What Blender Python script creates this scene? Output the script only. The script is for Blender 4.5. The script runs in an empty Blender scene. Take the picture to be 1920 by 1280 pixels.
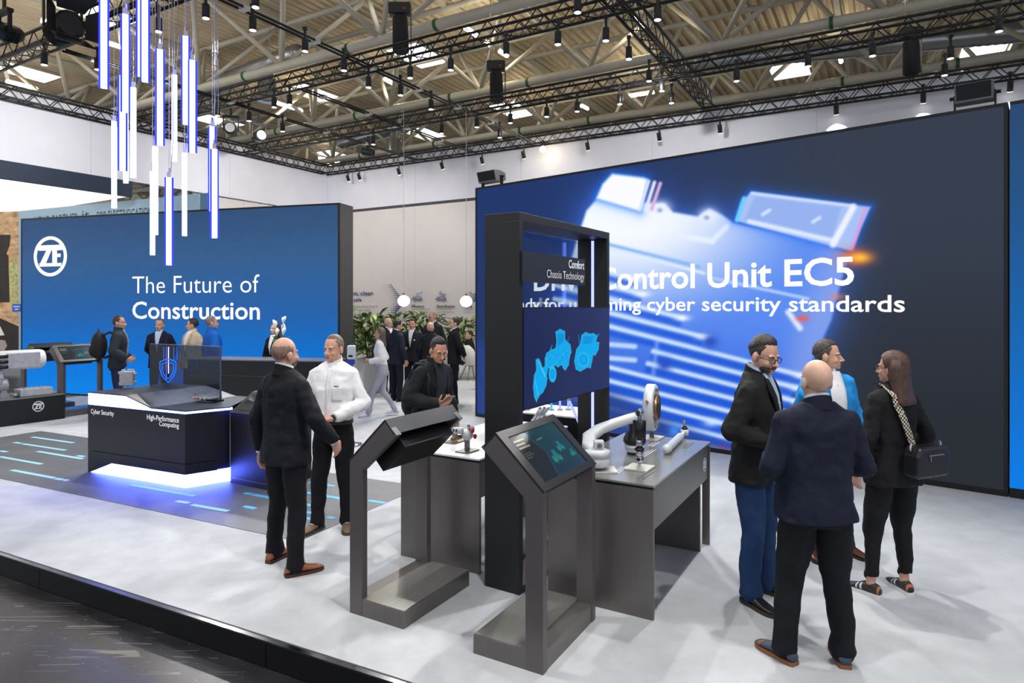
import bpy, bmesh, math, random
import numpy as np
from mathutils import Vector, Matrix
random.seed(7)
rng = np.random.default_rng(11)
scene = bpy.context.scene
COL = scene.collection

# ------------------------------------------------------------------ camera
F = 1215.0                      # focal length in pixels of the 1920x1280 frame
CX, HY = 960.0, 573.0           # principal column, horizon row
P = 0.16                        # height of the raised stand floor
CZ = 2.0 + P                    # camera height
cam_d = bpy.data.cameras.new('camera'); cam = bpy.data.objects.new('camera', cam_d)
COL.objects.link(cam); scene.camera = cam
cam_d.sensor_width = 36.0; cam_d.lens = 36.0 * F / 1920.0
cam_d.shift_y = (HY - 640.0) / 1920.0
cam_d.clip_end = 300
cam.location = (0, 0, CZ); cam.rotation_euler = (math.pi / 2, 0, 0)

# ------------------------------------------------------------------ world, exposure
w = bpy.data.worlds.new('world'); scene.world = w; w.use_nodes = True
w.node_tree.nodes['Background'].inputs[0].default_value = (0.82, 0.88, 1.0, 1)
w.node_tree.nodes['Background'].inputs[1].default_value = 0.9
scene.view_settings.view_transform = 'Standard'
scene.view_settings.look = 'None'
scene.view_settings.gamma = 1.0
scene.view_settings.use_curve_mapping = False
scene.view_settings.exposure = 0.0
SKY_E = 4.5      # brightness of roof windows
SPOT_W = 540.0    # power of a stand spotlight

ORD = ['first', 'second', 'third', 'fourth', 'fifth', 'sixth', 'seventh', 'eighth', 'ninth', 'tenth', 'eleventh', 'twelfth', 'thirteenth', 'fourteenth', 'fifteenth', 'sixteenth', 'seventeenth', 'eighteenth', 'nineteenth', 'twentieth']
def ranks(xs):
    r = [0]*len(xs)
    for k, i in enumerate(sorted(range(len(xs)), key=lambda i: xs[i])): r[i] = k
    return r
# ------------------------------------------------------------------ pixel helpers
def G(px, py, z=P):
    """point where the view ray of a pixel meets the horizontal plane z"""
    Y = F * (CZ - z) / (py - HY)
    return Vector(((px - CX) / F * Y, Y, z))
def AT(px, py, Y):
    return Vector(((px - CX) / F * Y, Y, CZ - (py - HY) / F * Y))
def proj(p):
    return CX + F * p[0] / p[1], HY + F * (CZ - p[2]) / p[1]
class Plane:
    """vertical plane through ground points a,b ; s along a->b, z up"""
    def __init__(self, a, b):
        self.a = Vector((a[0], a[1], 0)); d = Vector((b[0]-a[0], b[1]-a[1], 0))
        self.L = d.length; self.d = d.normalized(); self.n = Vector((self.d.y, -self.d.x, 0))
    def sz(self, px, py):
        r = Vector(((px-CX)/F, 1, -(py-HY)/F))
        t = self.a.dot(self.n) / Vector((r.x, r.y, 0)).dot(self.n)
        q = r * t
        return (q - self.a).dot(self.d), CZ + q.z
    def pt(self, s, z, off=0.0):
        q = self.a + self.d * s + self.n * off
        return Vector((q.x, q.y, z))
UD = Vector((0.5, math.sqrt(3)/2, 0))       # booth axis running away to the right
VD = Vector((-math.sqrt(3)/2, 0.5, 0))      # booth axis running away to the left
def UV(u, v, z=0.0): return UD*u + VD*v + Vector((0, 0, z))
RU = math.radians(60)                       # rotation of local x onto UD
RV = math.radians(150)                      # rotation of local x onto VD

# ------------------------------------------------------------------ materials
MATS = {}
def srgb(r, g, b):
    def c(x):
        x = x/255.0
        return x/12.92 if x <= 0.04045 else ((x+0.055)/1.055)**2.4
    return (c(r), c(g), c(b), 1)
def mat(name, col, rough=0.5, metal=0.0, emit=0.0, ecol=None, noise=0.0, nscale=8.0, bump=0.0, bscale=60.0,
        spec=0.5, stretch=None, alpha=1.0, coat=0.0, sheen=0.0, sss=0.0):
    if name in MATS: return MATS[name]
    m = bpy.data.materials.new(name); m.use_nodes = True; MATS[name] = m
    nt = m.node_tree; b = nt.nodes['Principled BSDF']
    c = srgb(*col)
    b.inputs['Base Color'].default_value = c
    b.inputs['Roughness'].default_value = rough
    b.inputs['Metallic'].default_value = metal
    b.inputs['Specular IOR Level'].default_value = spec
    b.inputs['Coat Weight'].default_value = coat
    b.inputs['Sheen Weight'].default_value = sheen
    if emit:
        b.inputs['Emission Color'].default_value = srgb(*(ecol or col)); b.inputs['Emission Strength'].default_value = emit
    if noise or bump:
        tc = nt.nodes.new('ShaderNodeTexCoord'); mp = nt.nodes.new('ShaderNodeMapping')
        nt.links.new(tc.outputs['Object'], mp.inputs['Vector'])
        if stretch: mp.inputs['Scale'].default_value = stretch
    if noise:
        n = nt.nodes.new('ShaderNodeTexNoise'); n.inputs['Scale'].default_value = nscale; n.inputs['Detail'].default_value = 6
        n.inputs['Roughness'].default_value = 0.6
        nt.links.new(mp.outputs[0], n.inputs['Vector'])
        rmp = nt.nodes.new('ShaderNodeValToRGB')
        lo = [max(0, x*(1-noise)) for x in c[:3]]+[1]; hi = [min(1, x*(1+noise)) for x in c[:3]]+[1]
        rmp.color_ramp.elements[0].position = 0.3; rmp.color_ramp.elements[1].position = 0.7
        rmp.color_ramp.elements[0].color = lo; rmp.color_ramp.elements[1].color = hi
        nt.links.new(n.outputs['Fac'], rmp.inputs[0]); nt.links.new(rmp.outputs[0], b.inputs['Base Color'])
    if bump:
        n2 = nt.nodes.new('ShaderNodeTexNoise'); n2.inputs['Scale'].default_value = bscale; n2.inputs['Detail'].default_value = 4
        nt.links.new(mp.outputs[0], n2.inputs['Vector'])
        bp = nt.nodes.new('ShaderNodeBump'); bp.inputs['Strength'].default_value = bump; bp.inputs['Distance'].default_value = 0.02
        nt.links.new(n2.outputs['Fac'], bp.inputs['Height']); nt.links.new(bp.outputs[0], b.inputs['Normal'])
    return m
def mat_emit(name, col, strength):
    if name in MATS: return MATS[name]
    m = bpy.data.materials.new(name); m.use_nodes = True; MATS[name] = m
    nt = m.node_tree; nt.nodes.clear()
    o = nt.nodes.new('ShaderNodeOutputMaterial'); e = nt.nodes.new('ShaderNodeEmission')
    e.inputs[0].default_value = srgb(*col); e.inputs[1].default_value = strength
    nt.links.new(e.outputs[0], o.inputs[0]); return m
def mat_screen(name, strength=1.0, gloss=0.03):
    """a lit display: shows its vertex picture, with a faint surface reflection"""
    m = bpy.data.materials.new(name); m.use_nodes = True; MATS[name] = m
    nt = m.node_tree; b = nt.nodes['Principled BSDF']
    b.inputs['Base Color'].default_value = (0.01, 0.01, 0.012, 1); b.inputs['Roughness'].default_value = 0.35
    b.inputs['Specular IOR Level'].default_value = gloss
    a = nt.nodes.new('ShaderNodeVertexColor'); a.layer_name = 'picture'
    nt.links.new(a.outputs[0], b.inputs['Emission Color']); b.inputs['Emission Strength'].default_value = strength
    return m
def mat_glass(name, tint=(235, 240, 245), gloss=0.12, rough=0.02):
    if name in MATS: return MATS[name]
    m = bpy.data.materials.new(name); m.use_nodes = True; MATS[name] = m
    nt = m.node_tree; nt.nodes.clear()
    o = nt.nodes.new('ShaderNodeOutputMaterial'); t = nt.nodes.new('ShaderNodeBsdfTransparent'); g = nt.nodes.new('ShaderNodeBsdfGlossy')
    t.inputs[0].default_value = srgb(*tint); g.inputs['Roughness'].default_value = rough
    fr = nt.nodes.new('ShaderNodeLayerWeight'); fr.inputs[0].default_value = 0.25
    mx = nt.nodes.new('ShaderNodeMixShader')
    mp = nt.nodes.new('ShaderNodeMath'); mp.operation = 'MULTIPLY_ADD'; mp.inputs[1].default_value = 0.3; mp.inputs[2].default_value = gloss*0.3
    nt.links.new(fr.outputs['Facing'], mp.inputs[0]); nt.links.new(mp.outputs[0], mx.inputs[0])
    nt.links.new(t.outputs[0], mx.inputs[1]); nt.links.new(g.outputs[0], mx.inputs[2]); nt.links.new(mx.outputs[0], o.inputs[0])
    return m

# ------------------------------------------------------------------ object helpers
def tag(o, label, cat, group=None, kind=None):
    o['label'] = label
    if cat: o['category'] = cat
    if group: o['group'] = group
    if kind: o['kind'] = kind
    return o
def thing(name, label, cat, loc=(0, 0, 0), rotz=0.0, group=None, kind=None):
    o = bpy.data.objects.new(name, None); COL.objects.link(o)
    o.empty_display_size = 0.1
    o.location = loc; o.rotation_euler = (0, 0, rotz)
    return tag(o, label, cat, group, kind)
def to_local(parent, p):
    M = Matrix.Translation(parent.location) @ parent.rotation_euler.to_matrix().to_4x4()
    return M.inverted() @ Vector(p)
PENDING = []     # objects whose modifiers are applied in one go at the end
def link(name, me, m, parent=None, smooth=False):
    if m is not None and not me.materials: me.materials.append(m)
    if smooth: me.shade_smooth()
    o = bpy.data.objects.new(name, me); COL.objects.link(o)
    if parent is not None: o.parent = parent
    return o
class MB:
    def __init__(self): self.v = []; self.f = []
    def add(self, vs, fs):
        k = len(self.v); self.v.extend([tuple(x) for x in vs]); self.f.extend([tuple(i+k for i in f) for f in fs]); return self
    def box(self, c, s, R=None):
        hx, hy, hz = s[0]/2, s[1]/2, s[2]/2
        vs = [Vector((x, y, z)) for x in (-hx, hx) for y in (-hy, hy) for z in (-hz, hz)]
        if R is not None: vs = [R @ q for q in vs]
        c = Vector(c); vs = [q + c for q in vs]
        return self.add(vs, [(0, 1, 3, 2), (4, 6, 7, 5), (0, 4, 5, 1), (2, 3, 7, 6), (0, 2, 6, 4), (1, 5, 7, 3)])
    def bx(self, x0, x1, y0, y1, z0, z1):
        return self.box(((x0+x1)/2, (y0+y1)/2, (z0+z1)/2), (abs(x1-x0), abs(y1-y0), abs(z1-z0)))
    def prism(self, poly, d, origin=None, ax=None, ay=None):
        """polygon (2D) in the plane origin+ax*x+ay*y, extruded by vector d"""
        o = Vector(origin or (0, 0, 0)); ax = Vector(ax or (1, 0, 0)); ay = Vector(ay or (0, 1, 0)); d = Vector(d)
        n = len(poly); a = [o + ax*p[0] + ay*p[1] for p in poly]; b = [q + d for q in a]
        return self.add(a + b, [tuple(range(n))[::-1], tuple(range(n, 2*n))] + [(i, (i+1) % n, n+(i+1) % n, n+i) for i in range(n)])
    def loft(self, rings, cap=True):
        n = len(rings[0]); vs = [q for r in rings for q in r]; fs = []
        for k in range(len(rings)-1):
            for i in range(n):
                j = (i+1) % n; fs.append((k*n+i, k*n+j, (k+1)*n+j, (k+1)*n+i))
        if cap: fs.append(tuple(range(n))[::-1]); fs.append(tuple((len(rings)-1)*n+i for i in range(n)))
        return self.add(vs, fs)
    def tube(self, pts, rad, n=10, cap=True):
        pts = [Vector(p) for p in pts]; m = len(pts)
        rad = [rad]*m if not hasattr(rad, '__len__') else rad
        rings = []; prev = None
        for i in range(m):
            t = (pts[min(i+1, m-1)] - pts[max(i-1, 0)]).normalized()
            if prev is None:
                a = Vector((0, 0, 1)) if abs(t.z) < 0.9 else Vector((1, 0, 0))
                x = t.cross(a).normalized()
            else:
                x = (prev - t*prev.dot(t)).normalized()
            prev = x; y = t.cross(x)
            rings.append([pts[i] + (x*math.cos(2*math.pi*k/n) + y*math.sin(2*math.pi*k/n))*rad[i] for k in range(n)])
        return self.loft(rings, cap)
    def cap_tube(self, pts, rad, n=12):
        """tube with rounded ends"""
        pts = [Vector(p) for p in pts]; rad = list(rad) if hasattr(rad, '__len__') else [rad]*len(pts)
        d0 = (pts[0]-pts[1]).normalized(); d1 = (pts[-1]-pts[-2]).normalized()
        A = [pts[0]+d0*rad[0]*s for s in (0.98, 0.8, 0.5)]; ra = [rad[0]*s for s in (0.15, 0.6, 0.866)]
        B = [pts[-1]+d1*rad[-1]*s for s in (0.5, 0.8, 0.98)]; rb = [rad[-1]*s for s in (0.866, 0.6, 0.15)]
        return self.tube(A+pts+B, ra+rad+rb, n)
    def ell(self, c, r, M=None, nu=14, nv=9):
        c = Vector(c); vs = []; fs = []
        for j in range(nv+1):
            th = math.pi*j/nv
            for i in range(nu):
                ph = 2*math.pi*i/nu
                q = Vector((r[0]*math.sin(th)*math.cos(ph), r[1]*math.sin(th)*math.sin(ph), r[2]*math.cos(th)))
                if M is not None: q = M @ q
                vs.append(c+q)
        for j in range(nv):
            for i in range(nu):
                k = (i+1) % nu
                if j == 0: fs.append((i, nu+i, nu+k))
                elif j == nv-1: fs.append((j*nu+i, (j+1)*nu+i, j*nu+k))
                else: fs.append((j*nu+i, (j+1)*nu+i, (j+1)*nu+k, j*nu+k))
        return self.add(vs, fs)
    def lathe(self, prof, n=20, c=(0, 0, 0), M=None):
        """profile of (radius, z) turned about z"""
        c = Vector(c); rings = []
        for r, z in prof:
            ring = [Vector((r*math.cos(2*math.pi*k/n), r*math.sin(2*math.pi*k/n), z)) for k in range(n)]
            if M is not None: ring = [M @ q for q in ring]
            rings.append([q + c for q in ring])
        return self.loft(rings)
    def mesh(self, name):
        me = bpy.data.meshes.new(name); me.from_pydata([tuple(q) for q in self.v], [], self.f); me.update()
        bm = bmesh.new(); bm.from_mesh(me); bmesh.ops.recalc_face_normals(bm, faces=bm.faces); bm.to_mesh(me); bm.free()
        return me
    def build(self, name, m, parent=None, smooth=False, world=False, bevel=0.0):
        if world and parent is not None: self.v = [tuple(to_local(parent, q)) for q in self.v]
        o = link(name, self.mesh(name), m, parent, smooth)
        if bevel:
            md = o.modifiers.new('bevel', 'BEVEL'); md.width = bevel; md.segments = 2; md.limit_method = 'ANGLE'; PENDING.append(o)
        return o
def copy_tree(o, parent=None, label=None):
    c = o.copy(); COL.objects.link(c); c.parent = parent
    if label: c['label'] = label
    for ch in list(o.children): copy_tree(ch, c)
    return c
def struct(o, kind='structure'):
    o['kind'] = kind; return o
# ---- lettering
def text_obj(s, bold=0.0, extr=0.0, spacing=1.0, align='LEFT', line=1.0):
    cu = bpy.data.curves.new('lettering', 'FONT'); cu.body = s; cu.offset = bold; cu.extrude = extr
    cu.space_character = spacing; cu.align_x = align; cu.space_line = line; cu.resolution_u = 3
    o = bpy.data.objects.new('lettering', cu); COL.objects.link(o)
    dg = bpy.context.evaluated_depsgraph_get(); dg.update()
    me = bpy.data.meshes.new_from_object(o.evaluated_get(dg))
    bpy.data.objects.remove(o); bpy.data.curves.remove(cu)
    return me
def text_on(name, s, m, parent, org, ax, ay, x0, x1, base, cap, bold=0.0, align='LEFT', off=0.004, norm=None):
    """one line of text: from x0 to x1 along ax, baseline at height base along ay, capitals cap high"""
    me = text_obj(s, bold=bold)
    co = np.empty(len(me.vertices)*3, dtype=np.float32); me.vertices.foreach_get('co', co); co = co.reshape(-1, 3)
    a, b = co[:, 0].min(), co[:, 0].max()
    sx = (x1-x0)/(b-a); sy = cap/0.72
    ax = Vector(ax); ay = Vector(ay); nn = Vector(norm) if norm is not None else ax.cross(ay)
    o = np.array(org)[None, :] + np.outer((co[:, 0]-a)*sx + x0, np.array(ax)) + np.outer(co[:, 1]*sy + base, np.array(ay)) + np.array(nn)[None, :]*off
    if parent is not None:
        M = (Matrix.Translation(parent.location) @ parent.rotation_euler.to_matrix().to_4x4()).inverted()
        o = (np.array(M.to_3x3()) @ o.T).T + np.array(M.translation)[None, :]
    me.vertices.foreach_set('co', o.astype(np.float32).ravel()); me.update()
    return link(name, me, m, parent)
def zf_logo(name, m, parent, org, ax, ay, r, off=0.006, thick=0.01, norm=None):
    """round emblem: ring, Z and F"""
    ax = Vector(ax); ay = Vector(ay); nn = Vector(norm) if norm is not None else ax.cross(ay)
    b = MB(); o = Vector(org) + nn*off; d = nn*thick; n = 40
    for k in range(n):
        a0, a1 = 2*math.pi*k/n, 2*math.pi*(k+1)/n
        b.prism([(r*math.cos(a0), r*math.sin(a0)), (r*math.cos(a1), r*math.sin(a1)), (.84*r*math.cos(a1), .84*r*math.sin(a1)), (.84*r*math.cos(a0), .84*r*math.sin(a0))], d, o, ax, ay)
    def pol(pts): b.prism([(x*r, y*r) for x, y in pts], d, o, ax, ay)
    pol([(-.72, .46), (.72, .46), (.66, .56), (-.66, .56)])
    pol([(-.70, .30), (.14, .30), (.14, .46), (-.72, .46)])
    pol([(-.22, .30), (.06, .30), (-.28, -.34), (-.60, -.34)])
    pol([(-.66, -.34), (.68, -.34), (.62, -.50), (-.62, -.50)])
    pol([(.14, .46), (.40, .46), (.40, -.34), (.14, -.34)]); pol([(.40, .30), (.72, .30), (.70, .46), (.40, .46)])
    pol([(.40, -.04), (.62, -.04), (.62, .12), (.40, .12)])
    return b.build(name, m, parent, world=parent is not None)

WHITE_T = mat_emit('screen_white', (255, 255, 255), 1.15)
M_BLK = mat('black_laminate', (14, 14, 16), 0.38, noise=0.08, nscale=30)
M_BLKMETAL = mat('black_truss_paint', (22, 23, 25), 0.4, 0.3, noise=0.2, nscale=5)
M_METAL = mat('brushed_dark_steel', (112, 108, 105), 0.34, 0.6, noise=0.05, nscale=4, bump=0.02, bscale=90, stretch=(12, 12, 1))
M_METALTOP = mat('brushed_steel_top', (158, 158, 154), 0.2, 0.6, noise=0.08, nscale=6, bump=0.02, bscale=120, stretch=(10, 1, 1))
M_PRINT = mat('white_print', (235, 235, 238), 0.6)
M_WHITE = mat('white_lacquer', (232, 234, 236), 0.35, noise=0.03)
M_CHROME = mat('chrome', (200, 200, 205), 0.12, 1.0, noise=0.03)
# ================================================================== THE SETTING
M_CARPET = mat('pale_grey_carpet', (186, 190, 194), 0.95, noise=0.10, nscale=4.5, bump=0.15, bscale=300, spec=0.15, stretch=(1, 1, 1))
M_DARKCARPET = mat('dark_grey_carpet', (92, 95, 99), 0.5, noise=0.2, nscale=2.5, bump=0.1, bscale=300, spec=0.5)
def hall_floor_mat():
    m = mat('scratched_dark_concrete', (34, 33, 36), 0.34, noise=0.7, nscale=1.6, bump=0.05, bscale=25)
    nt = m.node_tree; b = nt.nodes['Principled BSDF']
    mp = [n for n in nt.nodes if n.type == 'MAPPING'][0]
    src = b.inputs['Base Color'].links[0].from_socket
    prev = src
    for k, (ang, sc) in enumerate(((0.5, 2.2), (1.9, 1.7), (2.7, 3.1))):
        m2 = nt.nodes.new('ShaderNodeMapping'); m2.inputs['Rotation'].default_value = (0, 0, ang); m2.inputs['Scale'].default_value = (sc*0.35, sc*9, 1)
        nt.links.new(mp.outputs[0], m2.inputs[0])
        v = nt.nodes.new('ShaderNodeTexVoronoi'); v.feature = 'DISTANCE_TO_EDGE'; v.inputs['Scale'].default_value = 0.35
        nt.links.new(m2.outputs[0], v.inputs['Vector'])
        lt = nt.nodes.new('ShaderNodeMath'); lt.operation = 'LESS_THAN'; lt.inputs[1].default_value = 0.012
        nt.links.new(v.outputs['Distance'], lt.inputs[0])
        nz = nt.nodes.new('ShaderNodeTexNoise'); nz.inputs['Scale'].default_value = 1.3+k; nt.links.new(mp.outputs[0], nz.inputs['Vector'])
        g2 = nt.nodes.new('ShaderNodeMath'); g2.operation = 'GREATER_THAN'; g2.inputs[1].default_value = 0.56; nt.links.new(nz.outputs['Fac'], g2.inputs[0])
        mu = nt.nodes.new('ShaderNodeMath'); mu.operation = 'MULTIPLY'; nt.links.new(lt.outputs[0], mu.inputs[0]); nt.links.new(g2.outputs[0], mu.inputs[1])
        mu2 = nt.nodes.new('ShaderNodeMath'); mu2.operation = 'MULTIPLY'; mu2.inputs[1].default_value = 0.6; nt.links.new(mu.outputs[0], mu2.inputs[0])
        mx = nt.nodes.new('ShaderNodeMixRGB'); mx.inputs[2].default_value = srgb(128, 126, 122)
        nt.links.new(mu2.outputs[0], mx.inputs[0]); nt.links.new(prev, mx.inputs[1]); prev = mx.outputs[0]
    # pale specks
    nz = nt.nodes.new('ShaderNodeTexNoise'); nz.inputs['Scale'].default_value = 55; nt.links.new(mp.outputs[0], nz.inputs['Vector'])
    g2 = nt.nodes.new('ShaderNodeMath'); g2.operation = 'GREATER_THAN'; g2.inputs[1].default_value = 0.72; nt.links.new(nz.outputs['Fac'], g2.inputs[0])
    mx = nt.nodes.new('ShaderNodeMixRGB'); mx.inputs[2].default_value = srgb(150, 146, 138)
    nt.links.new(g2.outputs[0], mx.inputs[0]); nt.links.new(prev, mx.inputs[1])
    nt.links.new(mx.outputs[0], b.inputs['Base Color'])
    return m
o = MB().bx(-45, 45, -12, 75, -0.2, 0).build('floor', hall_floor_mat()); struct(o); o['label'] = 'scratched dark concrete floor of the exhibition hall'

# raised stand floor: front edge follows the kerb seen at lower left
E0, E1 = G(0, 1037), G(754, 1280)
ed = (E1-E0).normalized(); en = Vector((-ed.y, ed.x, 0))
q0, q1 = E0 - ed*9, E1 + ed*14
poly = [(q0.x, q0.y), (q1.x, q1.y), (q1.x+en.x*34, q1.y+en.y*34), (q0.x+en.x*34, q0.y+en.y*34)]
o = MB().prism(poly, (0, 0, P-0.012), (0, 0, 0)).build('floor_stand_deck', M_BLK); struct(o); o['label'] = 'black deck of the raised exhibition stand'
o = MB().prism([(p[0]+en.x*0.03, p[1]+en.y*0.03) for p in poly[:2]]+poly[2:], (0, 0, 0.012), (0, 0, P-0.012)).build('floor_stand_carpet', M_CARPET); struct(o); o['label'] = 'pale grey carpet of the raised stand'
tr = thing('trim_1', 'black kerb along the front edge of the raised stand', None, q0, math.atan2(ed.y, ed.x), kind='structure')
Lk = (q1-q0).length; npan = int(Lk/2.4)
for k in range(npan):
    MB().bx(k*2.4+0.003, (k+1)*2.4-0.003, -0.018, -0.0005, -P+0.002, 0.0-0.006).build('kerb_board', M_BLK, tr)
M_EDGE = mat('kerb_rail_metal', (120, 120, 125), 0.18, 1.0, noise=0.04)
MB().bx(0, Lk, -0.022, 0.012, -0.006, 0.003).build('edge_rail', M_EDGE, tr)
for o in tr.children: o.location.z = 0
# dark inlay carpet with light dashes
zc = P+0.004
inl = [G(76, 808), G(793, 912), G(560, 1015), G(0, 897), G(-213, 853)]
inlay = MB().prism([(p.x, p.y) for p in inl], (0, 0, 0.004), (0, 0, P)).build('floor_inlay_carpet', M_DARKCARPET); struct(inlay); inlay['label'] = 'dark grey carpet inlay with pale blue dashes'
M_DASH = mat('pale_blue_dash', (150, 208, 238), 0.7, noise=0.04)
M_DASH2 = mat('sky_blue_dash', (88, 178, 228), 0.7, noise=0.04)
dashes = [(60,819,138,830),(27,829,40,831),(43,832,123,844),(0,845,13,847),(70,846,155,860),(145,854,158,856),(0,856,78,870),(22,881,102,896),(104,897,117,899),(120,899,127,901),
 (246,909,365,930),(330,939,355,943),(360,946,428,958),(459,924,473,926),(475,927,531,937),(457,949,479,953),(515,959,530,962),(564,958,592,963),(566,944,586,948),(562,969,592,974),(573,923,654,937),(579,904,627,911),(614,969,627,972),(691,938,723,943)]
for i, (x0, y0, x1, y1) in enumerate(dashes):
    a, b = G(x0, y0, zc), G(x1, y1, zc); d = (b-a).normalized(); n = Vector((-d.y, d.x, 0))*0.028
    MB().prism([(q.x, q.y) for q in (a-n, b-n, b+n, a+n)], (0, 0, 0.002), (0, 0, P+0.004)).build('floor_dash', M_DASH if x0 < 440 else M_DASH2, inlay)

# ---- fabric walls
M_FAB = mat('white_stretch_fabric', (222, 222, 230), 0.9, noise=0.03, nscale=1.5, bump=0.02, bscale=40, spec=0.1)
M_WALL = mat('warm_white_panel', (214, 208, 205), 0.85, noise=0.02, nscale=2, spec=0.15)
ZB, ZT = 5.4+P, 6.79+P                 # banner bottom, truss underside
uB, vL = 17.29, 17.86                  # back wall, left wall
wb = thing('wall_back', 'white fabric back wall of the stand with printed icons', None, UV(uB, 0), RV, kind='structure')
pw = 4.1
for k in range(8):
    x1 = vL - k*pw; x0 = x1 - pw
    MB().bx(x0+0.004, x1-0.004, -0.06, 0, ZB+0.05, ZT+0.35).build('fabric_panel', M_FAB, wb)
    MB().bx(x0+0.004, x1-0.004, -0.05, 0.01, P, ZB-0.05).build('wall_panel', M_WALL, wb)
MB().bx(vL-8*pw, vL, -0.03, -0.01, ZB-0.05, ZB+0.05).build('shadow_gap', mat('gap_grey', (70, 70, 74), 0.8), wb)
wl = thing('wall_left', 'white fabric banner hanging over the left side of the stand', None, UV(0, vL), RU, kind='structure')
for k in range(8):
    x1 = uB - k*pw; x0 = x1 - pw
    MB().bx(x0+0.004, x1-0.004, 0, 0.06, ZB, ZT+0.35).build('fabric_panel', M_FAB, wl)
for k in range(3):
    MB().bx(uB-(k+1)*1.75+0.004, uB-k*1.75-0.004, 0.08, 0.14, P, ZB-0.03).build('wall_panel', M_WALL, wl)
# neighbour's canopy fascia below the banner
fa = thing('canopy_fascia', 'dark navy fascia of the neighbouring canopy under the white banner', 'fascia', UV(0, vL, 0), RU)
fu = uB-7.13
for k in range(3):
    MB().bx(fu-(k+1)*5+0.003, fu-k*5, 0.0, 0.12, ZB-0.43, ZB-0.005).build('fascia_panel', mat('navy_fascia', (38, 50, 72), 0.6, noise=0.05), fa)
# neighbour's luminous ceiling and light blue wall
cl = [UV(fu, vL+0.14), UV(fu-15, vL+0.14), UV(fu-15, vL+16), UV(fu+0.2, vL+9)]
o = MB().prism([(q.x, q.y) for q in cl], (0, 0, 0.1), (0, 0, 5.0+P)).build('light_ceiling', mat_emit('lit_ceiling', (255, 253, 248), 1.6))
tag(o, 'glowing white ceiling of the neighbouring booth behind the navy fascia', 'ceiling light')
Y0 = 3.0*F/178.0; a = AT(35, 395, Y0); Y1 = 3.0*F/211.0; b = AT(374, 362, Y1)
pl = Plane(a, b); TOPN = 5.0+P-0.01
nb = thing('partition_wall', 'light blue partition of the neighbouring booth with thin dark lettering', 'partition', (pl.a.x, pl.a.y, 0), math.atan2(pl.d.y, pl.d.x))
M_LBLUE = mat('light_blue_panel', (158, 186, 205), 0.7, noise=0.03)
for k in range(4): MB().bx(pl.L/4*k+0.003, pl.L/4*(k+1), 0, 0.2, P, TOPN).build('wall_panel', M_LBLUE, nb)
MB().bx(pl.L, pl.L+0.45, 0.02, 0.22, P, TOPN).build('end_panel', mat('steel_blue_panel', (92, 124, 156), 0.7, noise=0.03), nb)
s0, z0 = pl.sz(64, 410); s1, z1 = pl.sz(146, 404); s2, z2 = pl.sz(182, 401); s3, z3 = pl.sz(285, 393)
M_DKT = mat('charcoal_letters', (52, 62, 76), 0.7)
text_on('lettering', 'YOUR PARTNER', M_DKT, nb, pl.pt(0, 0), pl.d, (0, 0, 1), s0, s1, (z0+z1)/2-0.22, 0.3, norm=pl.n)
text_on('lettering', 'FOR ELECTRIFICATION', M_DKT, nb, pl.pt(0, 0), pl.d, (0, 0, 1), s2, s3, (z2+z3)/2-0.22, 0.3, norm=pl.n)
sa, za = pl.sz(150, 400); sb, zb_ = pl.sz(170, 400)
text_on('lettering', 'it', M_DKT, nb, pl.pt(0, 0), pl.d, (0, 0, 1), sa+0.1, sb-0.06, za-0.2, 0.3, norm=pl.n)
# poster wall on the far left with a loader in a quarry
pa = AT(-70, 395, Y0+0.4); pb = AT(37, 395, Y0+0.02)
pp = Plane(pa, pb)
po = thing('wall_poster', 'tall printed poster of a dark mining loader before brown rock at the far left', 'poster', (pp.a.x, pp.a.y, 0), math.atan2(pp.d.y, pp.d.x))
MB().bx(0, pp.L, 0, 0.06, P, TOPN).build('print', mat('rock_print', (206, 166, 126), 0.8, noise=0.5, nscale=3.2, stretch=(1, 1, 2.2)), po)
def poster_poly(nm, pts, m, off):
    q = [pp.sz(*p) for p in pts]
    MB().prism(q, (-pp.n.x*0.004, -pp.n.y*0.004, 0), pp.pt(0, 0, off), pp.d, (0, 0, 1)).build(nm, m, po, world=True)
M_PD = mat('loader_print', (46, 40, 38), 0.7, noise=0.3, nscale=4)
poster_poly('printed_foliage', [(16, 500), (30, 480), (36, 520), (36, 580), (20, 570)], mat('foliage_print', (180, 178, 120), 0.8, noise=0.5, nscale=9), 0.004)
poster_poly('printed_loader', [(-70, 440), (20, 440), (18, 460), (12, 475), (16, 480), (18, 566), (-70, 570)], M_PD, 0.008)
poster_poly('printed_loader', [(-70, 590), (0, 596), (36, 612), (37, 690), (-70, 700)], M_PD, 0.008)
poster_poly('printed_lamp', [(-6, 636), (10, 638), (14, 648), (8, 658), (-6, 656)], mat('lamp_print', (170, 160, 150), 0.5), 0.012)
poster_poly('printed_triangle', [(-8, 612), (0, 610), (9, 628), (-8, 630)], mat('triangle_print', (235, 235, 235), 0.5), 0.012)
o = MB().box(AT(32, 577, Y0-0.6), (0.27, 0.03, 0.24)).build('info_plate', mat('sign_blue', (20, 100, 200), 0.5)); tag(o, 'small bright blue info plate beside the left edge of the screen', 'sign')
o2 = MB().box((0,0,0), (0.2, 0.004, 0.03)).box((0.0,0,-0.08), (0.12, 0.004, 0.03)).build('lettering', M_PRINT, o)
o2.location = AT(32, 577, Y0-0.6) + Vector((0, -0.018, 0.04))

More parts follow.
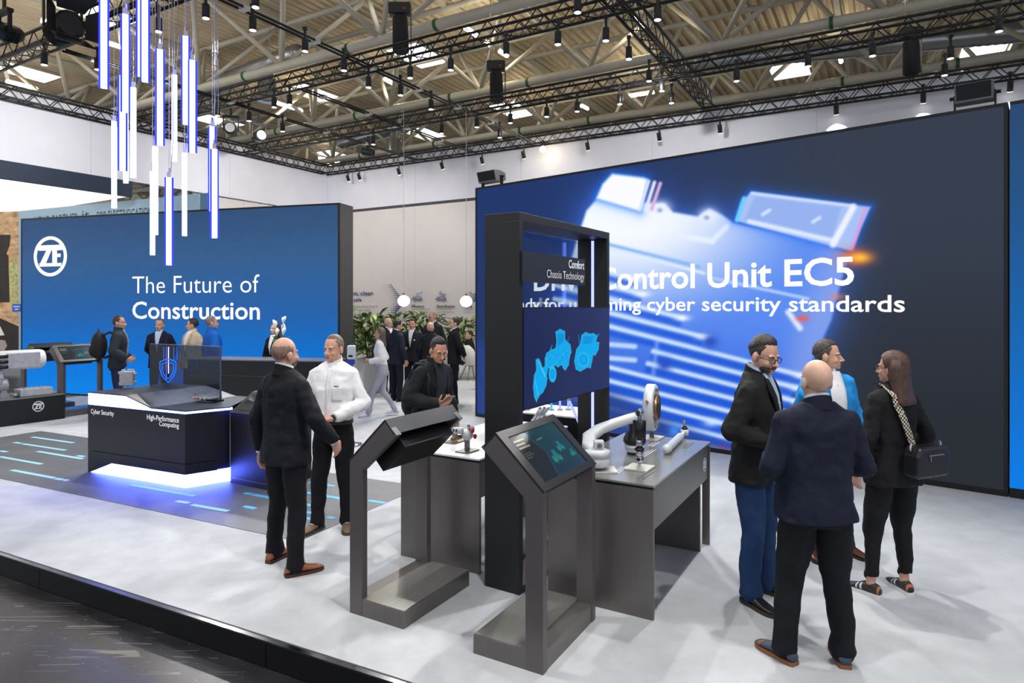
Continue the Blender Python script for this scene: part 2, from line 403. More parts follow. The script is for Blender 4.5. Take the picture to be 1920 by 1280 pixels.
# ---- roof
RZ = 13.0
M_ROOF = mat('ribbed_roof_sheet', (220, 203, 175), 0.6, 0.1, noise=0.12, nscale=0.7)
b = MB(); pitch = 0.34; v = -34.0; prof = []
while v < 76:
    prof += [(v, 0.0), (v+0.13, 0.0), (v+0.17, 0.11), (v+0.30, 0.11)]; v += pitch
us = [-12, 12, 36, 60, 84]
vs = [UV(u, p[0], RZ+p[1]) for u in us for p in prof]; n = len(prof); fs = []
for k in range(len(us)-1):
    for i in range(n-1): fs.append((k*n+i, k*n+i+1, (k+1)*n+i+1, (k+1)*n+i))
b.add(vs, fs); roof = b.build('ceiling', M_ROOF); struct(roof); roof['label'] = 'ribbed metal roof of the exhibition hall'
M_SKY = mat_emit('roof_window_light', (255, 255, 255), SKY_E)
sky_me = MB().bx(-1.2, 1.2, -0.8, 0.8, -0.03, 0.0).mesh('roof_window_pane')
fr_me = MB().bx(-1.3, 1.3, -0.9, -0.8, -0.06, 0.02).bx(-1.3, 1.3, 0.8, 0.9, -0.06, 0.02).bx(-1.3, -1.2, -0.8, 0.8, -0.06, 0.02).bx(1.2, 1.3, -0.8, 0.8, -0.06, 0.02).mesh('roof_window_frame')
M_STEEL = mat('pale_roof_steel', (188, 182, 166), 0.5, 0.05, noise=0.08, nscale=1.5)
wins = [(175,25),(45,135),(785,105),(585,175),(960,205),(795,250),(625,290),(1845,90),(1480,130),(410,228)]
spots_w = [G(px, py, RZ-0.05) for px, py in wins] + [UV(u, v, RZ-0.05) for u in (-6, 1, 8, 15) for v in (-14, -7, 0, 7, 14)]  # the regular grid is unseen windows, added to give the hall ambient light
for i, q in enumerate(spots_w):
    t = thing('window_%d' % (i+1), 'bright roof window in the ribbed hall roof', None, (q.x, q.y, RZ-0.01), RU, kind='structure')
    link('pane', sky_me, M_SKY, t); link('window_frame', fr_me, M_STEEL, t)
# girders of white tube running along the booth's left-going axis
M_GREEN = mat('green_strap', (30, 92, 48), 0.7)
ords = ['nearest', 'second nearest', 'third', 'fourth', 'fifth', 'farthest']
for gi, u0 in enumerate((15.0, 20.5, 26.0, 32.0, 39.0, 47.0)):
    g = thing('roof_girder', 'pale steel tube girder under the hall roof, %s row from the viewer' % ords[gi], 'girder', UV(u0, 0, 0), RV, group='roof girders')
    zb = 10.2
    MB().tube([(-24, 0, zb), (60, 0, zb)], 0.155, 12).build('bottom_chord', M_STEEL, g, True)
    for s in (-1, 1): MB().tube([(-24, s*1.8, RZ-0.3), (60, s*1.8, RZ-0.3)], 0.11, 8).build('top_chord', M_STEEL, g, True)
    bra = [MB().tube([(0, 0, zb), (d, s*1.8, RZ-0.3)], 0.085, 8).mesh('brace') for s in (-1, 1) for d in (-2.2, 2.2)]
    band = MB().tube([(0, 0, zb), (0.1, 0, zb)], 0.175, 10).mesh('strap')
    for k in range(-5, 14):
        for me in bra:
            o = link('brace', me, M_STEEL, g, True); o.location = (k*4.4, 0, 0)
        if -2 < k < 11:
            o = link('strap', band, M_GREEN, g); o.location = (k*4.4+1.3+0.5*(k % 3), 0, 0)
pur = MB().bx(-12, 84, -0.09, 0.09, RZ-0.32, RZ-0.02).mesh('purlin')
for k in range(-4, 12):
    t = link('roof_purlin', pur, M_STEEL); q = UV(0, k*6.0+1.5); t.location = (q.x, q.y, 0); t.rotation_euler = (0, 0, RU)
    tag(t, 'pale steel purlin running under the ribbed roof', 'beam', 'roof purlins')
# warm tube lamps under the roof
M_TUBE = mat_emit('warm_tube', (255, 244, 214), 60.0)
M_ALU = mat('aluminium_housing', (205, 205, 205), 0.4, 0.6)
TL_ = [(77,39,94,44),(202,81,228,89),(12,152,70,168),(519,193,566,208),(598,296,635,304),(872,52,894,67),(912,79,922,87),(937,96,951,105),(721,148,739,158),(1191,34,1206,50),(962,220,998,213),(1174,181,1226,173),(1090,198,1102,204),(1574,96,1577,116)]
tl_rank = ranks([p[0] for p in TL_])
for ti, (x0, y0, x1, y1) in enumerate(TL_):
    a, b_ = G(x0, y0, 11.6), G(x1, y1, 11.6); d = (b_-a).normalized()
    t = thing('tube_lamp', 'slim warm white tube lamp under the hall roof, %s from the left' % ORD[tl_rank[ti]], 'lamp', (a+b_)/2, math.atan2(d.y, d.x), group='tube lamps under the roof')
    hl = (b_-a).length/2
    MB().tube([(-hl, 0, 0), (hl, 0, 0)], 0.07, 8).build('tube', M_TUBE, t, True)
    MB().bx(-hl, hl, -0.025, 0.025, 0.07, 0.12).build('housing', M_ALU, t)
    for s in (-.8, .8): MB().tube([(s*hl, 0, .16), (s*hl, 0, RZ-0.02-11.6)], 0.008, 5).build('suspension_wire', M_ALU, t)
# ducts
M_DUCT = mat('galvanised_duct', (176, 180, 184), 0.3, 0.9, noise=0.1, nscale=3)
for lab, pts, zz, drop in (('galvanised air duct with down pipe left of the ceiling centre', [(330, 190), (560, 100)], 11.3, (484, 118)), ('ribbed galvanised air duct above the dark end of the big screen', [(1300, 118), (1960, 56)], 11.5, None), ('galvanised down pipe above the back wall', [(640, 268), (760, 236)], 11.2, (735, 240))):
    A, B = G(*pts[0], zz), G(*pts[1], zz); t = thing('air_duct', lab, 'duct', A)
    L = (B-A).length; d = (B-A).normalized()
    mb = MB(); N = int(L/0.25); mb.tube([d*L*k/(2*N) for k in range(2*N+1)], [0.36 if k % 2 else 0.34 for k in range(2*N+1)], 14); mb.build('duct_pipe', M_DUCT, t, True)
    if drop:
        D = G(*drop, zz) - A; s = D.dot(d); Q = d*s
        MB().tube([Q, Q-Vector((0, 0, 0.5)), Q-Vector((0, 0, 0.55)), Q-Vector((0, 0, 1.3)), Q-Vector((0, 0, 1.35))], [0.25, 0.25, 0.34, 0.34, 0.38], 14).build('down_pipe', M_DUCT, t, True)
    for s in (0.2, 0.8): MB().tube([d*L*s, d*L*s+Vector((0, 0, RZ-zz-0.02))], 0.02, 6).build('hanger', M_STEEL, t)

# ---- black lighting trusses
TZ = ZT; TS = 0.29
bayL = 0.5
brA = MB().tube([(0, 0, 0), (bayL/2, 0, TS)], 0.011, 6).tube([(bayL/2, 0, TS), (bayL, 0, 0)], 0.011, 6).mesh('brace')
brB = MB().tube([(0, 0, 0), (bayL/2, TS, 0)], 0.011, 6).tube([(bayL/2, TS, 0), (bayL, 0, 0)], 0.011, 6).mesh('brace')
for me in (brA, brB): me.materials.append(M_BLKMETAL)
def truss(label, a, b, z):
    d = b-a; L = d.length
    t = thing('lighting_truss', label, 'truss', (a.x, a.y, z), math.atan2(d.y, d.x), group='black lighting trusses')
    for y in (0, TS):
        for zz in (0, TS): MB().tube([(0, y-TS/2, zz), (L, y-TS/2, zz)], 0.028, 8).build('chord', M_BLKMETAL, t, True)
    N = int(L/bayL)
    for k in range(N):
        for me, y, zz in ((brA, -TS/2, 0), (brA, TS/2, 0), (brB, -TS/2, 0)):
            o = link('brace', me, None, t); o.location = (k*bayL, y, zz)
    return t
truss('black lighting truss along the top of the back wall', UV(uB-0.25, vL-0.1), UV(uB-0.25, -6.5), TZ)
truss('black lighting truss along the top of the left banner', UV(uB-0.3, vL-0.25), UV(3.5, vL-0.25), TZ)
truss('black lighting truss next in front of the back wall truss', UV(13.5, vL-0.45), UV(13.5, -6.0), TZ)
truss('black lighting truss crossing the middle of the ceiling', UV(9.93, vL-0.45), UV(9.93, -4.0), TZ)
truss('black lighting truss nearest the viewer at upper left', UV(6.1, vL-0.45), UV(6.1, 6.0), TZ)
truss('black lighting truss running away to the back wall above the big screen', UV(8.2, 3.95), UV(uB-0.45, 3.95), TZ+0.3)
for lab, v0, u0 in (('black twin rail running to the back wall, nearest the big screen', 8.94, 6.3), ('black twin rail running to the back wall, middle of three', 11.14, 10.1), ('black twin rail running to the back wall, nearest the left banner', 13.3, 6.3)):
    t = thing('track_rail', lab, 'rail', UV(u0, v0, TZ-0.02), RU, group='black twin rails')
    for y in (-0.06, 0.06): MB().tube([(0, y, 0), (uB-0.4-u0, y, 0)], 0.022, 8).build('rail', M_BLKMETAL, t, True)
    for k in range(int((uB-0.5-u0)/1.5)): MB().bx(k*1.5+0.5, k*1.5+0.62, -0.085, 0.085, -0.03, 0.03).build('clamp', M_ALU, t)

# ---- spotlights
M_LENS = mat_emit('spot_lens', (255, 250, 240), 9.0)
M_SPOT = mat('spot_black', (20, 20, 22), 0.45)
spot_body = MB().lathe([(0.02, 0.13), (0.052, 0.13), (0.056, 0.12), (0.056, -0.08), (0.05, -0.084)], 14).mesh('spot_housing')
spot_lens = MB().lathe([(0.01, -0.078), (0.049, -0.078), (0.049, -0.088), (0.01, -0.088)], 14).mesh('spot_lens')
spot_br = MB().bx(-0.02, 0.02, -0.012, 0.012, 0.12, 0.28).bx(-0.035, 0.035, -0.03, 0.03, 0.28, 0.33).mesh('spot_bracket')
for me, m in ((spot_body, M_SPOT), (spot_lens, M_LENS), (spot_br, M_SPOT)): me.materials.append(m); me.shade_smooth() if me is not spot_br else None
def spot_light(parent, power, size, aim, blend=0.6):
    l = bpy.data.lights.new('spot_light', 'SPOT'); l.energy = power; l.spot_size = math.radians(size); l.spot_blend = blend; l.shadow_soft_size = 0.05
    l.color = (1.0, 0.97, 0.94)
    o = bpy.data.objects.new('spot_light', l); COL.objects.link(o); o.parent = parent; o.location = (0, 0, -0.16)
    d = Vector(aim).normalized(); o.rotation_euler = d.to_track_quat('-Z', 'Y').to_euler(); return o
spots = [(83,113),(183,122),(386,24),(474,47),(572,87),(479,3),(514,194),(543,189),(530,240),(467,220),(408,210),(845,123),(769,138),(691,156),(645,124),(751,171),(808,198),(1046,74),(1083,13),(1136,67),(1179,102),(1233,27),(1217,144),(1241,163),(1259,186),(1162,188),(1025,212),(957,224),(894,232),(828,244),(949,94),(1082,202),(937,252),(700,265),
         (1381,144),(1515,116),(1636,96),(1873,49),(1782,101),(1771,133)]
# the lamps that carry the light of the stand: target x, y, share of power, cone
KEYS = {19: (0.3, 4.2, 1.5, 58), 24: (1.6, 5.2, 1.2, 60), 12: (-1.6, 5.2, 1.1, 60), 34: (2.6, 5.4, 1.2, 60), 36: (3.0, 4.6, 1.3, 62), 10: (-4.5, 7.5, 1.0, 75), 6: (-6.0, 11.0, 1.3, 80), 29: (-1.8, 13.5, 1.3, 80), 28: (-0.6, 9.0, 1.0, 70), 4: (-3.6, 5.2, 0.6, 65), 33: (-4.2, 22.0, 0.9, 110, 3.4), 2: (-7.5, 10.5, 1.2, 80), 26: (-1.2, 20.5, 0.9, 110, 3.4), 22: (4.0, 17.5, 1.0, 110, 5.2), 0: (-12.5, 14.5, 1.0, 110, 5.8), 1: (-10.5, 17.6, 0.95, 110, 5.8), 8: (-8.2, 21.5, 1.3, 110, 5.6), 30: (-2.4, 14.2, 1.3, 75)}
spot_cls = []
for px, py in spots:
    q = G(px, py, TZ-0.36); u_, v_ = q.dot(UD), q.dot(VD)
    du, nu_ = min((abs(u_-a), n) for a, n in ((6.1, 'truss nearest the viewer'), (9.93, 'truss crossing the ceiling middle'), (13.5, 'truss in front of the back wall truss')))
    dv, nv_ = min((abs(v_-a), n) for a, n in ((8.94, 'twin rail nearest the big screen'), (11.14, 'middle twin rail'), (13.3, 'twin rail nearest the left banner'), (3.95, 'truss above the big screen')))
    spot_cls.append(nu_ if du < dv else nv_)
spot_lab = []
for i, (px, py) in enumerate(spots):
    k = sum(1 for j in range(len(spots)) if spot_cls[j] == spot_cls[i] and spots[j] < spots[i])
    spot_lab.append('black spotlight on the %s, %s from the left' % (spot_cls[i], ORD[k]))
for i, (px, py) in enumerate(spots):
    q = G(px, py, TZ-0.36)
    t = thing('spotlight', spot_lab[i], 'spotlight', q, group='spotlights on the ceiling trusses')
    link('housing', spot_body, None, t); link('lens', spot_lens, None, t); link('bracket', spot_br, None, t)
    if i in KEYS:
        tx, ty, pw_, an_ = KEYS[i][:4]; tz_ = KEYS[i][4] if len(KEYS[i]) > 4 else 0.2; spot_light(t, SPOT_W*pw_, an_, Vector((tx, ty, tz_))-q, 0.35 if an_ < 85 else 1.0)
back_spots = [(653,329),(674,326),(748,316),(829,306),(904,296),(982,285),(1102,267),(1236,246),(1350,228),(1568,192),(1731,165),(1894,138)]
for i, (px, py) in enumerate(back_spots):
    uq = uB-0.55 if i <= 8 else uB-0.24
    r = Vector(((px-CX)/F, 1, 0)); tt = uq/(r.x*UD.x+r.y*UD.y); q = r*tt; q.z = TZ-0.36 if i <= 8 else TZ-0.2
    t = thing('spotlight', 'black spotlight under the back wall truss, %s from the left' % ORD[i], 'spotlight', q, group='spotlights along the back wall')
    aim = UD*0.5 + Vector((0, 0, -1))
    if i > 8: aim = UD*0.5 + Vector((0, 0, -1))
    Rt = Vector((0, 0, -1)).rotation_difference(aim.normalized()).to_matrix().to_4x4()
    for nm, me in (('housing', spot_body), ('lens', spot_lens)):
        o = link(nm, me, None, t); o.rotation_euler = Rt.to_euler()
    link('bracket', spot_br, None, t)
    if i > 8: spot_light(t, 120, 72, aim, 0.15)
# unseen spots added above the frame to light the near half of the stand
for u, v, tx, ty in ((2.6, 1.0, 0.6, 4.6), (2.6, 4.6, -1.6, 5.4), (2.6, -2.4, 1.8, 4.0), (6.1, 1.0, 1.6, 4.4), (6.1, 10.0, -5.0, 8.5)):
    q = UV(u, v, TZ-0.36)
    t = thing('spotlight', 'black cylinder spotlight added unseen on the trusses overhead', 'spotlight', q, group='added spotlights overhead')
    link('housing', spot_body, None, t); link('lens', spot_lens, None, t); link('bracket', spot_br, None, t)
    spot_light(t, SPOT_W*0.9, 75, Vector((tx, ty, 0.2))-q)
truss('black lighting truss overhead in front of the viewer', UV(2.6, 7.0), UV(2.6, -4.0), TZ)
truss('black lighting truss overhead at the right', UV(6.1, 3.5), UV(6.1, -4.0), TZ)
# ================================================================== SCREENS
def lin(a):
    a = np.clip(a/255.0, 0, 1); return np.where(a <= 0.04045, a/12.92, ((a+0.055)/1.055)**2.4)
def sd_poly(X, Y, pts):
    """signed distance to a polygon, negative inside"""
    d = np.full(X.shape, 1e9); ins = np.zeros(X.shape, bool); n = len(pts)
    for i in range(n):
        ax, ay = pts[i]; bx, by = pts[(i+1) % n]; ex, ey = bx-ax, by-ay
        t = np.clip(((X-ax)*ex+(Y-ay)*ey)/(ex*ex+ey*ey+1e-9), 0, 1)
        d = np.minimum(d, np.hypot(X-ax-t*ex, Y-ay-t*ey))
        c = ((ay > Y) != (by > Y)) & (X < ex*(Y-ay)/(by-ay+1e-12)+ax); ins ^= c
    return np.where(ins, -d, d)
def sstep(a, b, x): t = np.clip((x-a)/(b-a), 0, 1); return t*t*(3-2*t)
class Paint:
    def __init__(self, X, Y, base): self.X, self.Y, self.c = X, Y, base
    def over(self, mask, col):
        col = np.asarray(col, float)
        if col.ndim == 1: col = col[None, :]
        self.c = self.c*(1-mask[:, None]) + col*mask[:, None]
    def poly(self, pts, col, soft=2.0, op=1.0, grow=0.0):
        self.over(sstep(soft, -soft, sd_poly(self.X, self.Y, pts)-grow)*op, col)
    def glow(self, pts, col, r, op):
        d = np.maximum(sd_poly(self.X, self.Y, pts), 0); self.over(np.exp(-d/r)*op, col)
    def add(self, mask, col): self.c = self.c + mask[:, None]*np.asarray(col, float)[None, :]
    def line(self, a, b, w, col, soft=2.0, op=1.0):
        ex, ey = b[0]-a[0], b[1]-a[1]; t = np.clip(((self.X-a[0])*ex+(self.Y-a[1])*ey)/(ex*ex+ey*ey), 0, 1)
        self.over(sstep(w+soft, w-soft, np.hypot(self.X-a[0]-t*ex, self.Y-a[1]-t*ey))*op, col)
    def blob(self, c, rx, ry, col, op=1.0, p=1.0):
        r = ((self.X-c[0])/rx)**2+((self.Y-c[1])/ry)**2; self.over(np.exp(-r*p)*op, col)
def picture(name, pl, s0, s1, z0, z1, nx, ny, fn, m, parent, off):
    S, Z = np.meshgrid(np.linspace(s0, s1, nx), np.linspace(z0, z1, ny)); S = S.ravel(); Z = Z.ravel()
    o = np.array(pl.pt(0, 0, off)); V = o[None, :] + np.outer(S, np.array(pl.d)) + np.outer(Z, [0, 0, 1])
    X = CX+F*V[:, 0]/V[:, 1]; Y = HY+F*(CZ-V[:, 2])/V[:, 1]
    rgb = lin(fn(X, Y, (S-s0)/(s1-s0), (Z-z0)/(z1-z0)))
    idx = np.arange(nx*ny).reshape(ny, nx)
    fc = np.stack([idx[:-1, :-1], idx[:-1, 1:], idx[1:, 1:], idx[1:, :-1]], -1).reshape(-1, 4)
    if parent is not None:
        M = (Matrix.Translation(parent.location) @ parent.rotation_euler.to_matrix().to_4x4()).inverted()
        V = (np.array(M.to_3x3()) @ V.T).T + np.array(M.translation)[None, :]
    me = bpy.data.meshes.new(name); me.from_pydata(V.tolist(), [], fc.tolist())
    at = me.color_attributes.new('picture', 'FLOAT_COLOR', 'POINT')
    at.data.foreach_set('color', np.c_[rgb, np.ones(len(rgb))].astype(np.float32).ravel())
    return link(name, me, m, parent)
M_SCREEN = mat_screen('led_screen', 1.0)
M_FRAME = mat('screen_frame_black', (16, 16, 18), 0.45, noise=0.05)

# ---- big screen on the right
A, B = G(892, 780), G(1890, 931)
R = Plane(A, B); HR = 4.13+P
def paint_big(X, Y, s, t):
    g = np.clip((X-892)/1000, 0, 1); h = np.clip((Y-200)/720, 0, 1)
    left = np.array([30, 52, 104.]); right = np.array([52, 60, 76.]); low = np.array([38, 43, 50.])
    c = left[None, :]*(1-sstep(0.1, 0.75, g))[:, None] + right[None, :]*sstep(0.1, 0.75, g)[:, None]
    lowm = sstep(0.2, 0.9, h)*sstep(0.45, 0.8, g); c = c*(1-lowm[:, None]) + low[None, :]*lowm[:, None]
    lm = sstep(0.55, 1.0, h)*(1-sstep(0.2, 0.6, g)); c = c*(1-lm[:, None]) + np.array([40, 66, 138.])[None, :]*lm[:, None]
    p = Paint(X, Y, c)
    body = [(1085, 440), (1100, 395), (1120, 372), (1210, 380), (1245, 382), (1262, 398), (1308, 406), (1330, 392), (1352, 402), (1375, 418), (1560, 458), (1590, 478), (1572, 545), (1558, 600), (1512, 700), (1440, 800), (1380, 850), (1262, 800), (1143, 735), (1040, 690), (1050, 560)]
    p.glow(body, (58, 104, 210), 26, 0.75)
    p.poly(body, (92, 140, 240), 5)
    # brightness falls from top left to bottom right
    ins = sstep(4, -4, sd_poly(X, Y, body))
    hi = ins*sstep(310, 50, np.hypot((X-1160)*0.75, (Y-395)*1.25)); p.over(hi, (246, 250, 255))
    lo = ins*sstep(560, 800, Y+0.25*(1400-X)*0.4); p.over(lo*0.9, (44, 96, 222))
    rt = ins*sstep(1500, 1580, X+0.32*(Y-480)); p.over(rt*0.6, (150, 170, 236))
    # recess and bosses at the top edge
    p.line((1238, 415), (1260, 440), 5, (240, 246, 255), 4); p.line((1260, 440), (1335, 452), 5, (232, 240, 255), 4); p.line((1335, 452), (1362, 425), 5, (225, 236, 255), 4)
    for cx, cy in ((1240, 390), (1328, 404)):
        p.blob((cx, cy), 15, 12, (236, 243, 255), 1, 0.8); p.blob((cx-3, cy+4), 5, 4, (120, 140, 200), 0.8)
    # plug on the left
    c1 = [(1148, 326), (1206, 333), (1214, 336), (1200, 396), (1118, 372), (1130, 345)]
    p.glow(c1, (30, 120, 255), 7, 0.8); p.poly(c1, (250, 252, 255), 4)
    for k, cc in enumerate(((222, 232, 255), (236, 232, 255), (222, 178, 226))):
        x0 = 1212+k*11; p.line((x0+4, 340+k*2), (x0-12, 392), 3.2, cc, 3)
    # plug on the right
    c2 = [(1408, 360), (1600, 384), (1632, 388), (1612, 432), (1596, 470), (1562, 462), (1380, 414), (1390, 380)]
    p.glow(c2, (30, 110, 250), 7, 0.8); p.poly(c2, (168, 194, 246), 3)
    p.poly([(1416, 368), (1578, 388), (1558, 450), (1396, 412)], (150, 178, 240), 4)
    p.line((1410, 362), (1600, 386), 2.5, (210, 228, 255), 3); p.line((1405, 415), (1566, 452), 4, (225, 236, 255), 4); p.line((1600, 388), (1562, 458), 6, (236, 242, 255), 4)
    p.line((1622, 392), (1598, 466), 3, (216, 160, 222), 3); p.line((1395, 372), (1382, 412), 4, (110, 205, 255), 3)
    for q in ((1436, 398), (1530, 412)): p.line((q[0]-6, q[1]+4), (q[0]+7, q[1]-4), 3, (214, 228, 255), 3)
    # fold line of the lid and the cooling fins
    p.line((1100, 448), (1310, 500), 3, (130, 180, 245), 4); p.line((1100, 456), (1320, 512), 2.5, (222, 236, 255), 3)
    p.line((1330, 520), (1515, 560), 3, (175, 205, 255), 3)
    for k in range(13):
        y = 500+k*25.5; x0 = 1040; x1 = [1190, 1205, 1280, 1320, 1505, 1500, 1495, 1490, 1486, 1478, 1466, 1450, 1400][k]
        m = 0.255; yy = y+10; xe = min(x1, 1560-(k*9))
        if k in (5, 6): x0 = 1225 if k == 5 else 1215
        p.line((x0, yy+(x0-1143)*m), (xe, yy+(xe-1143)*m), 4.2, (208, 230, 255), 4, 0.95)
        p.line((x0, yy+12+(x0-1143)*m), (xe-8, yy+12+(xe-8-1143)*m), 5.5, (22, 82, 214), 5, 0.75)
        p.blob((xe, yy+(xe-1143)*m), 14, 6, (240, 246, 255), 0.9)
        if k in (5, 6): p.line((1040, yy-1), (1190, yy+(47)*m), 4.5, (204, 228, 255), 4, 0.9)
    for q in ((1332, 640), (1246, 684)): p.blob(q, 14, 13, (40, 78, 190), 0.95); 
    p.line((1225, 700), (1232, 640), 3, (190, 214, 255), 6, 0.5)
    dk = [(1143, 735), (1380, 850), (1270, 870), (892, 870), (892, 640)]
    p.poly(dk, (40, 66, 140), 22, 0.9); p.blob((1265, 808), 12, 12, (70, 150, 255), 0.8); p.blob((1335, 792), 16, 8, (215, 232, 255), 0.8)
    p.line((1478, 585), (1500, 615), 5, (226, 236, 255), 5)
    p.blob((1603, 482), 32, 17, (255, 96, 40), 0.9, 1.2); p.blob((1612, 483), 22, 10, (255, 196, 60), 1, 1.2); p.blob((1505, 597), 12, 6, (255, 90, 70), 0.9); p.blob((1570, 556), 14, 6, (255, 130, 90), 0.6); p.blob((1355, 842), 14, 12, (170, 40, 60), 0.4)
    # soft grey veil near the tower
    return np.clip(p.c, 0, 255)
led = thing('video_wall', 'large video wall showing a glowing blue metal control unit and white headline', 'screen', (R.a.x, R.a.y, P), math.atan2(R.d.y, R.d.x))
MB().bx(0, R.L, 0.02, 0.35, 0, HR-P).build('cabinet', M_FRAME, led)
fw = 0.035
MB().bx(0, R.L, -0.012, 0.02, 0, 0.06).bx(0, R.L, -0.012, 0.02, HR-P-fw, HR-P).bx(0, fw, -0.012, 0.02, 0.06, HR-P-fw).bx(R.L-fw, R.L, -0.012, 0.02, 0.06, HR-P-fw).build('frame', M_FRAME, led)
picture('display', R, fw, R.L-fw, P+0.06, HR-fw, 480, 260, paint_big, M_SCREEN, led, 0.004)
def led_text(name, plane, parent, s, xl, xr, ybase_at, cap_at, bold, m):
    a, _ = plane.sz(xl, 560); b, _ = plane.sz(xr, 560)
    _, zb = plane.sz(*ybase_at); _, zt = plane.sz(*cap_at)
    return text_on(name, s, m, parent, plane.pt(0, 0), plane.d, (0, 0, 1), a, b, zb, zt-zb, bold=bold, off=0.012, norm=plane.n)
led_text('headline', R, led, 'Drive Control Unit EC5', 1002, 1602, (1500, 535), (1500, 484), 0.02, WHITE_T)
led_text('subline', R, led, 'Ready for upcoming cyber security standards', 945, 1697, (1640, 584), (1640, 552), 0.012, WHITE_T)
# blue screen continuing to the right
R2 = Plane(R.pt(R.L+0.015, 0), R.pt(R.L+3.2, 0))
led2 = thing('video_wall', 'plain blue video wall at the right edge beside the big screen', 'screen', (R2.a.x, R2.a.y, P), math.atan2(R2.d.y, R2.d.x))
MB().bx(0, R2.L, 0.02, 0.35, 0, HR-P).build('cabinet', M_FRAME, led2)
MB().bx(0, R2.L, -0.012, 0.02, 0, 0.1).bx(0, R2.L, -0.012, 0.02, HR-P-fw, HR-P).build('frame', M_FRAME, led2)
def paint_blue(X, Y, s, t):
    a = np.array([40, 72, 112.]); b = np.array([0, 124, 232.]); k = (1-t)[:, None]**1.15; return a*(1-k)+b*k
picture('display', R2, 0.0, R2.L, P+0.1, HR-fw, 12, 60, paint_blue, M_SCREEN, led2, 0.004)

# ---- left screen
Cc, Dd = AT(40, 736, 2.0*F/163.0), AT(637, 766, 2.0*F/193.0)
Lp = Plane(Cc, Dd); HL = 4.0+P
ledl = thing('video_wall', 'wide blue video wall on the left with round emblem and two-line white slogan', 'screen', (Lp.a.x, Lp.a.y, P), math.atan2(Lp.d.y, Lp.d.x))
MB().bx(0, Lp.L, 0.02, 0.5, 0, HL-P).build('cabinet', mat('cabinet_charcoal', (58, 57, 58), 0.6, noise=0.05), ledl)
MB().bx(0, Lp.L, -0.012, 0.02, 0, 0.04).bx(0, Lp.L, -0.012, 0.02, HL-P-fw, HL-P).bx(0, fw, -0.012, 0.02, 0.04, HL-P-fw).bx(Lp.L-fw, Lp.L, -0.012, 0.02, 0.04, HL-P-fw).build('frame', M_FRAME, ledl)
def paint_left(X, Y, s, t):
    st = np.array([0, 0.2, 0.45, 0.75, 1.0]); cols = np.array([[0, 132, 234], [4, 116, 214], [34, 98, 172], [54, 94, 142], [50, 80, 120.]])
    return np.stack([np.interp(t, st, cols[:, k]) for k in range(3)], -1) + ((rng.random(len(t))-0.5)*3)[:, None]
picture('display', Lp, fw, Lp.L-fw, P+0.04, HL-fw, 60, 60, paint_left, M_SCREEN, ledl, 0.004)
led_text('slogan_line', Lp, ledl, 'The Future of', 249, 487, (370, 549), (370, 514.5), -0.006, WHITE_T)
led_text('slogan_line', Lp, ledl, 'Construction', 249, 488, (370, 597.5), (370, 564), 0.012, WHITE_T)
s_, z_ = Lp.sz(95, 480.5); s2_, z2_ = Lp.sz(126, 480.5); _, zt_ = Lp.sz(95, 443)
zf_logo('emblem', mat_emit('emblem_white', (245, 248, 255), 1.6), ledl, Lp.pt(s_, z_), Lp.d*((s2_-s_)/(zt_-z_)), (0, 0, 1), (zt_-z_), norm=Lp.n)

# ---- loudspeakers on the big screen
M_GRILLE = mat('speaker_grille', (24, 24, 26), 0.7, bump=0.3, bscale=200)
def speaker(label, px0, px1, ybase, h):
    s0, z0 = R.sz(px0, ybase); s1, _ = R.sz(px1, ybase); wd = s1-s0
    q = R.pt((s0+s1)/2, HR, -0.15)
    t = thing('loudspeaker', label, 'loudspeaker', q, math.atan2(R.d.y, R.d.x))
    prof = [(-0.14, 0.08), (-0.2, 0.08+h*0.92), (-0.06, 0.08+h), (0.1, 0.08+h*0.85), (0.12, 0.08+h*0.25), (0.04, 0.08)]
    MB().prism([(p[0], p[1]) for p in prof], (wd, 0, 0), (-wd/2, 0, 0), (0, 1, 0), (0, 0, 1)).build('box', mat('speaker_grey', (112, 112, 112), 0.5, noise=0.05), t)
    MB().prism([(-0.147, 0.1), (-0.205, 0.08+h*0.88), (-0.2, 0.08+h*0.88), (-0.142, 0.1)], (wd-0.03, 0, 0), (-wd/2+0.015, 0, 0), (0, 1, 0), (0, 0, 1)).build('grille', M_GRILLE, t)
    for s in (-1, 1): MB().bx(s*(wd/2+0.012)-0.008, s*(wd/2+0.012)+0.008, -0.05, 0.02, 0, 0.08+h*0.55).build('bracket_arm', M_SPOT, t)
    MB().bx(-wd/2-0.02, wd/2+0.02, -0.06, 0.04, 0, 0.014).build('foot', M_SPOT, t)
    for s in (-1, 1): MB().tube([(s*(wd/2+0.02), -0.01, 0.08+h*0.45), (s*(wd/2+0.06), -0.01, 0.08+h*0.45)], 0.02, 8).build('knob', M_SPOT, t)
speaker('grey loudspeaker with black grille on the left top corner of the big screen', 897, 930, 349, 0.2)
speaker('wide black loudspeaker on the right top end of the big screen', 1790, 1862, 197, 0.2)

